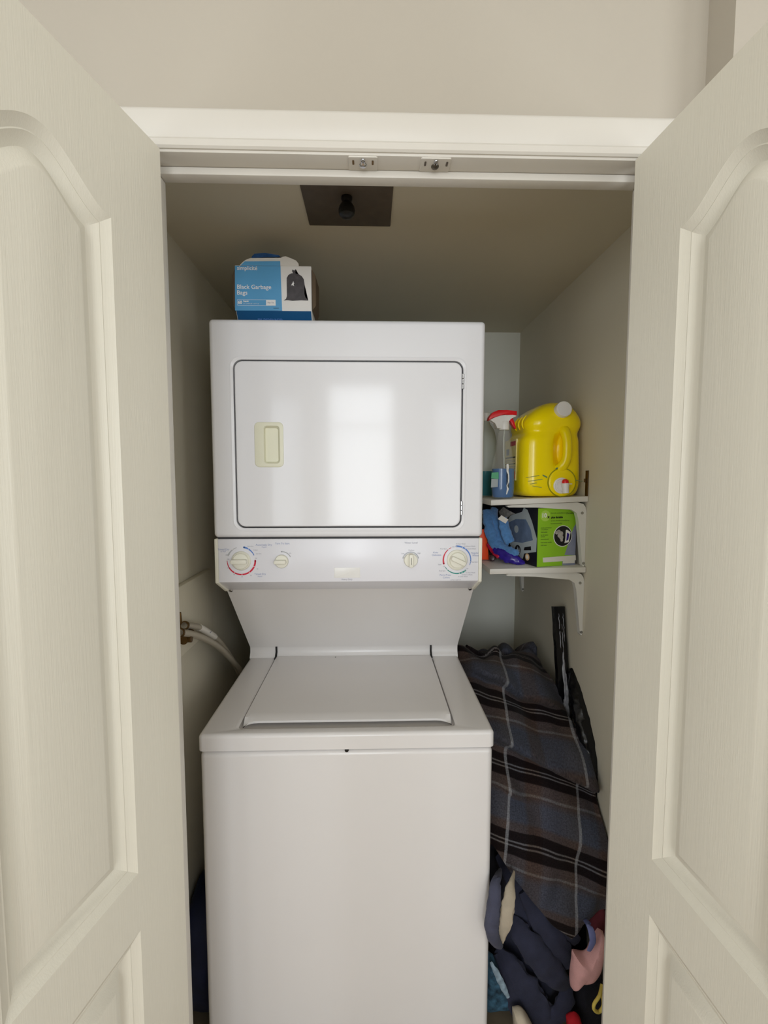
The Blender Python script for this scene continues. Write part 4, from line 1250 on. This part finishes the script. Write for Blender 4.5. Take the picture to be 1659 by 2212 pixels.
# purple and red snack packet
K = tag(empty('foil_packet', (0.44, 1.45, ZL)), 'shiny purple and red foil packet lying under the blue cloth', 'packet')
strip('packet_body', [P(1068, 1184, 1.47), P(1080, 1192, 1.455), P(1100, 1203, 1.435), P(1120, 1212, 1.42), P(1134, 1217, 1.413)], [0.010, 0.018, 0.019, 0.012, 0.003], M_purple, K, 0.5, 0.35, 5)
strip('packet_end', [P(1054, 1174, 1.49), P(1064, 1184, 1.477), P(1074, 1193, 1.463), P(1080, 1204, 1.448)], [0.008, 0.012, 0.016, 0.010], M_redfilm, K, 0.5, 0.3, 6)
bm = bmesh.new()
q = P(1063, 1204, 1.475)
lathe(bm, [(0.0, -0.012), (0.009, -0.012), (0.0105, -0.009), (0.0105, 0.003), (0.008, 0.005), (0.0055, 0.004), (0, 0.0045)], 24, axis_m((q.x, 1.475, ZL + 0.0106), (-0.1, -1, 0)))
tag(finish('bottle_cap', bm, mat('dark_cap', rgb(60, 40, 42), 0.3, 0.3, 80)), 'small dark round cap beside the orange card on the lower shelf', 'cap')
# orange card and a black and white tin, both cut off by the dryer edge
o = slab('orange_card', [(P(1036, 1213, 1.50).x, ZL + 0.0005), (P(1056, 1213, 1.50).x, ZL + 0.0005), (P(1051.5, 1144, 1.50).x, P(1050, 1144, 1.5).z), (P(1036, 1144, 1.50).x, P(1050, 1143, 1.5).z)], 1.50, 1.515, M_orange, None, 0.001)
tag(o, 'bright orange card box standing against the dryer edge on the lower shelf', 'box')
T = tag(empty('black_tin', (0.375, 1.57, ZL)), 'black tin with a white rim behind the orange card', 'tin')
box('tin_body', 0.358, 0.385, 1.56, 1.62, ZL + 0.0003, ZL + 0.155, M_black, T, 0.004)
flat_poly('tin_front', [Vector((u, 1.5597, v)) for u, v in rrect(0.359, 0.3845, ZL + 0.07, ZL + 0.150, 0.006, 4)], M_whitecap, T, 0.0005)
flat_poly('tin_front_dark', [Vector((u, 1.5592, v)) for u, v in rrect(0.3605, 0.3828, ZL + 0.073, ZL + 0.147, 0.005, 4)], M_black, T, 0.0005)
# dark tangle behind the iron box
D = tag(empty('folded_bag', (0.44, 1.72, ZL)), 'black crumpled bag filling the back of the lower shelf', 'bag')
bm = bmesh.new()

o = pillow('bag_mass', [(0.37, ZL + 0.003), (0.50, ZL + 0.003), (0.505, ZL + 0.08), (0.49, ZL + 0.165), (0.43, ZL + 0.178), (0.37, ZL + 0.17), (0.36, ZL + 0.08)], 1.78, 0.06, M_blackc, D, 0.008, 18, 9)
bm.free()

# ------------------------------------------------------------------ black wrapped board leaning in the corner
W = tag(empty('wrapped_board', (0.60, 1.15, 0)), 'long narrow black board in torn plastic wrap leaning on the closet wall', 'board')
top, bot = Vector((0.6165, 1.50, 1.095)), Vector((0.621, 1.26, 0.004))
dirv = (bot - top).normalized()
side_v = Vector((0.97, 0.05, 0)).normalized()
nrm = side_v.cross(dirv).normalized()
bm = bmesh.new()
n = 60
rings = []
for i in range(n + 1):
    t = i / n
    c = top + (bot - top) * t
    w = 0.0180 + 0.003 * t
    d = 0.010
    k = 0.0015
    rings.append([bm.verts.new(c + side_v * sx * (w + k * noise.noise(Vector((i * 0.5, sx, 1)))) + nrm * sy * (d + k * noise.noise(Vector((i * 0.6, sx, sy))))) for sx, sy in ((-1, -1), (0, -1.15), (1, -1), (1, 1), (0, 1), (-1, 1))])
for a, b in zip(rings, rings[1:]):
    for k in range(6): bm.faces.new([a[k], a[(k + 1) % 6], b[(k + 1) % 6], b[k]])
bm.faces.new(rings[0]); bm.faces.new(rings[-1])
finish('board', bm, M_blackfilm, W, smooth=50)
face = nrm if nrm.y < 0 else -nrm
for j, (t0, t1, off, w) in enumerate(((0.02, 0.12, -0.004, 0.0014), (0.05, 0.20, 0.004, 0.0012), (0.13, 0.34, 0.002, 0.0055), (0.19, 0.36, 0.008, 0.0035), (0.02, 0.10, 0.010, 0.0010), (0.26, 0.37, -0.004, 0.006))):
    bm = bmesh.new()
    pts = []
    for i in range(15):
        t = t0 + (t1 - t0) * i / 14
        pts.append(top + (bot - top) * t + side_v * (off + 0.003 * noise.noise(Vector((i * 0.8, j, 0)))) + face * 0.0115)
    tube(bm, pts, [w * 0.3, w, w * 0.7, w * 1.2, w * 0.3], 8, 0.3, face, wob=0.5, seed=j)
    finish('torn_wrap', bm, M_wrap, W, smooth=60)

# ------------------------------------------------------------------ plaid blanket
def plaid_material():
    m = bpy.data.materials.new('plaid_wool'); m.use_nodes = True
    nt = m.node_tree; b = nt.nodes['Principled BSDF']
    b.inputs['Roughness'].default_value = 0.95; b.inputs['Specular IOR Level'].default_value = 0.1; b.inputs['Sheen Weight'].default_value = 0.06
    N = nt.nodes.new; Lk = nt.links.new
    uv = N('ShaderNodeUVMap'); uv.uv_map = 'cloth'
    nz = N('ShaderNodeTexNoise'); nz.inputs['Scale'].default_value = 9; Lk(uv.outputs[0], nz.inputs['Vector'])
    sep = N('ShaderNodeSeparateXYZ'); Lk(uv.outputs[0], sep.inputs[0])

    def stripes(sock, period, shift, stops):
        a = N('ShaderNodeMath'); a.operation = 'MULTIPLY_ADD'; a.inputs[1].default_value = 1 / period; a.inputs[2].default_value = shift
        Lk(sock, a.inputs[0])
        fr = N('ShaderNodeMath'); fr.operation = 'FRACT'; Lk(a.outputs[0], fr.inputs[0])
        r = N('ShaderNodeValToRGB'); Lk(fr.outputs[0], r.inputs['Fac'])
        el = r.color_ramp.elements
        el[0].position = stops[0][0]; el[0].color = stops[0][1]
        el[1].position = stops[-1][0]; el[1].color = stops[-1][1]
        for p, c in stops[1:-1]:
            e = el.new(p); e.color = c
        return r
    base = rgb(90, 92, 102); warm = rgb(94, 83, 80); dk = rgb(36, 28, 28); lt = rgb(126, 122, 120)
    rv = stripes(sep.outputs['Y'], 0.185, 0.0, [(0.0, base), (0.22, base), (0.27, warm), (0.35, warm), (0.36, dk), (0.475, dk), (0.485, lt), (0.497, lt), (0.505, dk), (0.53, dk), (0.538, lt), (0.55, lt), (0.56, dk), (0.665, dk), (0.68, warm), (0.80, warm), (0.815, lt), (0.835, lt), (0.85, warm), (0.95, base), (1.0, base)])
    ru = stripes(sep.outputs['X'], 0.20, 0.0, [(0.0, rgb(200, 200, 206)), (0.20, rgb(220, 214, 210)), (0.262, rgb(226, 216, 208)), (0.268, rgb(255, 255, 255)), (0.300, rgb(255, 255, 255)), (0.306, rgb(206, 212, 224)), (0.52, rgb(206, 212, 224)), (0.58, rgb(206, 192, 184)), (0.74, rgb(206, 192, 184)), (0.80, rgb(208, 208, 216)), (1.0, rgb(200, 200, 206))])
    mul = N('ShaderNodeMix'); mul.data_type = 'RGBA'; mul.blend_type = 'MULTIPLY'; mul.inputs[0].default_value = 1.0
    Lk(rv.outputs[0], mul.inputs[6]); Lk(ru.outputs[0], mul.inputs[7])
    # the pale vertical line itself
    lm = stripes(sep.outputs['X'], 0.20, 0.0, [(0.0, (0, 0, 0, 1)), (0.262, (0, 0, 0, 1)), (0.268, (1, 1, 1, 1)), (0.300, (1, 1, 1, 1)), (0.306, (0, 0, 0, 1)), (1.0, (0, 0, 0, 1))])
    lf = N('ShaderNodeMath'); lf.operation = 'MULTIPLY'; lf.inputs[1].default_value = 0.42; Lk(lm.outputs[0], lf.inputs[0])
    mx = N('ShaderNodeMix'); mx.data_type = 'RGBA'; Lk(lf.outputs[0], mx.inputs[0]); Lk(mul.outputs[2], mx.inputs[6]); mx.inputs[7].default_value = rgb(168, 170, 174)
    # fuzzy mottling
    n2 = N('ShaderNodeTexNoise'); n2.inputs['Scale'].default_value = 260; n2.inputs['Detail'].default_value = 3; Lk(uv.outputs[0], n2.inputs['Vector'])
    r2 = N('ShaderNodeValToRGB'); r2.color_ramp.elements[0].position = 0.3; r2.color_ramp.elements[0].color = (0.62, 0.62, 0.62, 1); r2.color_ramp.elements[1].position = 0.7; r2.color_ramp.elements[1].color = (1.25, 1.25, 1.25, 1)
    Lk(n2.outputs[0], r2.inputs[0])
    m2 = N('ShaderNodeMix'); m2.data_type = 'RGBA'; m2.blend_type = 'MULTIPLY'; m2.inputs[0].default_value = 1.0
    Lk(mx.outputs[2], m2.inputs[6]); Lk(r2.outputs[0], m2.inputs[7])
    Lk(m2.outputs[2], b.inputs['Base Color'])
    bp = N('ShaderNodeBump'); bp.inputs['Strength'].default_value = 0.5; bp.inputs['Distance'].default_value = 0.002
    Lk(n2.outputs[0], bp.inputs['Height']); Lk(bp.outputs[0], b.inputs['Normal'])
    return m


M_plaid = plaid_material()
PROF = catmull([Vector(p) for p in ((1.80, 0.72, 0), (1.74, 0.84, 0), (1.64, 0.893, 0), (1.54, 0.885, 0), (1.45, 0.835, 0), (1.37, 0.77, 0), (1.275, 0.69, 0), (1.210, 0.60, 0), (1.168, 0.50, 0), (1.145, 0.40, 0), (1.135, 0.30, 0), (1.14, 0.19, 0))], 12)
ACC = [0.0]
for a, b in zip(PROF, PROF[1:]): ACC.append(ACC[-1] + (b - a).length)
LEN = ACC[-1]


def prof_at(s):
    s = max(0.0, min(LEN, s))
    for i in range(len(ACC) - 1):
        if s <= ACC[i + 1]:
            t = (s - ACC[i]) / max(ACC[i + 1] - ACC[i], 1e-9)
            p = PROF[i].lerp(PROF[i + 1], t)
            d = (PROF[i + 1] - PROF[i]).normalized()
            return p, d
    return PROF[-1], (PROF[-1] - PROF[-2]).normalized()


SLOPE = 0.50


def blanket_pt(f_, s):
    """f_ 0..1 across, s along the drape. Big overlapping folds slant down towards the wall"""
    wid = 0.288 + 0.052 * max(0.0, min(1.0, (s - 0.36) / 0.42))
    u = f_ * wid
    x = 0.298 + u
    T = D_ = 0.0
    for (s0, A, B, Lf, u0, u1) in ((0.560, 0.060, 0.034, 0.10, -0.05, 0.365), (0.375, 0.055, 0.030, 0.08, 0.00, 0.30), (0.250, 0.022, 0.014, 0.05, -0.05, 0.17), (0.700, 0.022, 0.012, 0.06, 0.04, 0.17)):
        sc = s0 + SLOPE * u + 0.010 * noise.noise(Vector((u * 12, s0 * 9, 2)))
        g = max(0.0, min(1.0, (u - u0) / 0.06)) * max(0.0, min(1.0, (u1 - u) / 0.06))
        g = g * g * (3 - 2 * g)
        t = s - sc
        if t < 0:
            e = math.exp(t / Lf); D_ += A * e * g; T += B * e ** 2 * g
        else:
            e = math.exp(-t / 0.016); D_ += A * e * g * 0.75 - 0.012 * g * math.exp(-t / 0.05) * (1 - e); T += B * g * (1.5 * e - 0.5 * math.exp(-t / 0.04))
    p, d = prof_at(s + T)
    nrm = Vector((d.y, -d.x, 0))
    if nrm.x > 0 or (abs(nrm.x) < 0.3 and nrm.y < 0): nrm = -nrm
    q = Vector((u * 9, s * 6, 0))
    w = 0.026 * noise.noise(q) + 0.012 * noise.noise(q * 2.3 + Vector((4, 1, 0)))
    w += 0.009 * math.sin((u - 0.45 * s) * 40 + 3 * noise.noise(q * 0.6)) * max(0.25, min(1, (s - 0.25) / 0.5))
    if s < 0.42: w += 0.022 * math.sin(u * 62 + 4 * noise.noise(q)) * max(0, 1 - abs(s - 0.24) / 0.18)
    p = p + nrm * (D_ + w)
    return Vector((x + 0.006 * noise.noise(q * 1.7), p.x, p.y)), u


def s_of_z(z):
    lo, hi = 0.45, LEN
    for _ in range(40):
        m_ = (lo + hi) / 2
        if prof_at(m_)[0].y > z: lo = m_
        else: hi = m_
    return lo


HEM = []
for hx, hy in ((1050, 1835), (1075, 1850), (1110, 1900), (1150, 1945), (1190, 1990), (1225, 2014), (1250, 1988), (1280, 1978), (1320, 1962)):
    q = P(hx, hy, 1.145)
    HEM.append((max(0.0, min(1.0, (q.x - 0.298) / 0.337)), s_of_z(q.z)))
HEM[0] = (0.0, HEM[0][1]); HEM[-1] = (1.0, HEM[-1][1])


def hem(f_):
    for (p, s0), (q, s1) in zip(HEM, HEM[1:]):
        if f_ <= q: return s0 + (s1 - s0) * (f_ - p) / max(q - p, 1e-6)
    return HEM[-1][1]


bm = bmesh.new()
uvl = bm.loops.layers.uv.new('cloth')
NU, NV = 96, 330
grid = []
for j in range(NV + 1):
    row = []
    for i in range(NU + 1):
        f_ = i / NU
        h_ = hem(f_)
        r_ = j / NV
        s = 0.02 + (h_ - 0.02) * r_ + SLOPE * 0.30 * (f_ - 0.5) * math.sin(math.pi * min(1, r_ * 1.0)) * 0.9
        co, u = blanket_pt(f_, s)
        t = max(0.0, min(1.0, (s - 0.30) / 0.75))
        row.append((bm.verts.new(co), u - 0.09 + 0.112 * t, s - 0.30 * u))
    grid.append(row)
for j in range(NV):
    for i in range(NU):
        qd = [grid[j][i], grid[j + 1][i], grid[j + 1][i + 1], grid[j][i + 1]]
        f = bm.faces.new([v[0] for v in qd])
        for lp, v in zip(f.loops, qd): lp[uvl].uv = (v[1], v[2])
bl = finish('plaid_blanket', bm, M_plaid, None, smooth=75, recalc=False)
so = bl.modifiers.new('thick', 'SOLIDIFY'); so.thickness = 0.006; so.offset = 0
tag(bl, 'grey, brown and black plaid wool blanket heaped beside the washer', 'blanket')

# ------------------------------------------------------------------ clothes under the blanket
def cloth_thing(name, label, outline, Y, depth, m, seed, cat='clothes', fold=0.012, freq=14, diag=0.7, back=0.4):
    o = pillow(name, outline, Y, depth, m, None, fold, freq, seed, diag=diag, back=back)
    return tag(o, label, cat, 'clothes under the blanket')


def floorz(pts, z=0.004):
    return [(x, max(zz, z)) for x, zz in pts]


cloth_thing('shade_filler', 'black bundle standing in for shade deep in the pile behind the navy jacket', floorz([(0.31, 0.01), (0.575, 0.01), (0.58, 0.2), (0.575, 0.34), (0.5, 0.46), (0.34, 0.48), (0.305, 0.3)]), 1.33, 0.09, M_blackc, 11, fold=0.01)  # black bundle under the blanket, put in for the shadow there
BB = tag(empty('black_bin_bag', P(1285, 1690, 1.27)), 'black bag squeezed between the plaid blanket and the closet wall', 'bag')
strip('bag_film', [P(1236, 1446, 1.445), P(1246, 1490, 1.39), P(1258, 1545, 1.34), P(1270, 1600, 1.30), P(1278, 1660, 1.28), P(1282, 1730, 1.28), P(1284, 1800, 1.29)], [0.010, 0.022, 0.028, 0.030, 0.030, 0.030, 0.020], M_blackfilm, BB, 0.8, 0.3, 31, 24, 10)
nj = cloth_thing('navy_jacket', 'large dark navy fleece jacket spilling out under the blanket', floorz(px([(1085, 1900), (1120, 1880), (1165, 1930), (1205, 1970), (1240, 1985), (1255, 2030), (1240, 2070), (1234, 2110), (1240, 2150), (1232, 2195), (1228, 2260), (1180, 2330), (1130, 2290), (1108, 2190), (1080, 2110), (1062, 2055), (1085, 2020), (1098, 1960)], 1.16)), 1.235, 0.060, M_navy, 12, fold=0.020, freq=10, diag=0.75)
for k, (pp, rr) in enumerate((([P(1072, 2050, 1.175), P(1100, 2085, 1.150), P(1135, 2135, 1.140), P(1170, 2190, 1.140), P(1205, 2260, 1.16)], [0.008, 0.020, 0.026, 0.026, 0.014]),
                              ([P(1095, 1975, 1.185), P(1125, 2015, 1.155), P(1160, 2060, 1.140), P(1200, 2110, 1.140), P(1232, 2140, 1.16)], [0.008, 0.020, 0.026, 0.024, 0.010]),
                              ([P(1130, 1925, 1.185), P(1165, 1985, 1.165), P(1200, 2040, 1.150), P(1232, 2085, 1.155)], [0.010, 0.020, 0.024, 0.012]),
                              ([P(1226, 2120, 1.160), P(1222, 2160, 1.140), P(1205, 2190, 1.135), P(1180, 2195, 1.140), P(1172, 2150, 1.150)], [0.010, 0.018, 0.018, 0.016, 0.008]),
                              ([P(1068, 2062, 1.165), P(1088, 2110, 1.140), P(1108, 2160, 1.130), P(1135, 2215, 1.130), P(1165, 2280, 1.14)], [0.008, 0.012, 0.014, 0.016, 0.012]),
                              ([P(1190, 1975, 1.175), P(1222, 2010, 1.160), P(1246, 2035, 1.165)], [0.010, 0.018, 0.010]))):
    strip('jacket_fold', pp, [v * 1.35 for v in rr], M_navy, nj, 0.36, 0.35, 40 + k, 18, 8)
SL = tag(empty('knit_sleeve', P(1066, 1960, 1.0)), 'slate blue knit sleeve bulging past the washer corner', 'clothes', 'clothes under the blanket')
strip('sleeve', [P(1080, 1880, 1.10), P(1072, 1905, 1.03), P(1068, 1940, 1.012), P(1064, 1975, 1.008), P(1062, 2005, 1.010), P(1070, 2032, 1.03), P(1082, 2045, 1.07)], [0.006, 0.013, 0.0155, 0.0165, 0.0165, 0.013, 0.006], M_navy2, SL, 0.75, 0.2, 21)
BG = tag(empty('beige_cloth', P(1097, 1960, 1.05)), 'long beige cotton cloth hanging between sleeve and navy jacket', 'clothes', 'clothes under the blanket')
strip('cloth_tail', [P(1111, 1885, 1.13), P(1104, 1915, 1.09), P(1098, 1955, 1.065), P(1093, 1990, 1.06), P(1086, 2020, 1.06), P(1082, 2038, 1.065)], [0.006, 0.013, 0.0165, 0.016, 0.010, 0.006], M_beige, BG, 0.35, 0.25, 22)
cloth_thing('teal_shirt', 'teal shirt with pale streaks near the floor beside the washer', floorz(px([(1050, 2060), (1068, 2072), (1082, 2105), (1100, 2150), (1112, 2180), (1080, 2182), (1045, 2178)], 1.14)), 1.15, 0.03, mat('teal_print', rgb(46, 78, 98), 0.9, 0.8, 60), 13, fold=0.006)
TS = bpy.data.objects['teal_shirt']
strip('pale_streak', [P(1060, 2078, 1.118), P(1072, 2100, 1.112), P(1086, 2130, 1.112), P(1098, 2155, 1.118)], [0.003, 0.007, 0.008, 0.004], mat('pale_blue_print', rgb(138, 158, 172), 0.9, 0.3, 80), TS, 0.3, 0.4, 51)
cloth_thing('beige_trousers', 'pale beige cloth on the floor under the navy jacket', floorz(px([(1105, 2176), (1128, 2178), (1150, 2212), (1160, 2245), (1112, 2245), (1108, 2210)], 1.10)), 1.10, 0.03, M_beige, 14, fold=0.006)
cloth_thing('pink_top', 'soft pink garment poking out beside the navy jacket', px([(1236, 2052), (1262, 2058), (1283, 2035), (1297, 2005), (1306, 2030), (1299, 2070), (1283, 2100), (1258, 2116), (1243, 2118), (1236, 2140), (1230, 2110)], 1.12), 1.12, 0.035, M_pink, 15, fold=0.006)
cloth_thing('maroon_cloth', 'maroon cloth wedged between the pink garment and the jamb', px([(1276, 1975), (1312, 1965), (1318, 2040), (1300, 2060), (1284, 2030)], 1.15), 1.18, 0.03, M_maroon, 16, fold=0.006)
LS = tag(empty('lavender_strap', P(1272, 2025, 1.09)), 'lavender blue bag strap looped above the pink garment', 'strap')
strip('strap_band', [P(1262, 1985, 1.14), P(1272, 1998, 1.10), P(1279, 2018, 1.085), P(1280, 2036, 1.085), P(1272, 2054, 1.09)], [0.005, 0.007, 0.0085, 0.0085, 0.005], M_lav, LS, 0.35, 0.1, 23)
cloth_thing('black_trousers', 'black trousers low in the pile beside the yellow cord', floorz(px([(1238, 2110), (1270, 2105), (1295, 2090), (1304, 2140), (1300, 2212), (1290, 2250), (1250, 2250), (1232, 2200)], 1.17)), 1.19, 0.05, M_blackc, 17, fold=0.01)
cloth_thing('red_cloth', 'small bright red cloth at the bottom of the pile', floorz(px([(1222, 2195), (1238, 2186), (1252, 2196), (1255, 2225), (1230, 2235)], 1.12)), 1.12, 0.02, M_redcloth, 18, fold=0.004)
YC_ = tag(empty('yellow_cord', P(1290, 2160, 1.05)), 'looped pale yellow cord at the foot of the door jamb', 'cord')
bm = bmesh.new()
tube(bm, catmull([P(1300, 2128, 1.10), P(1295, 2150, 1.08), P(1284, 2168, 1.07), P(1283, 2180, 1.07), P(1293, 2186, 1.075), P(1303, 2172, 1.08), P(1300, 2145, 1.09)], 8), 0.0042, 10)
finish('cord_loop', bm, M_yellowc, YC_, smooth=60)
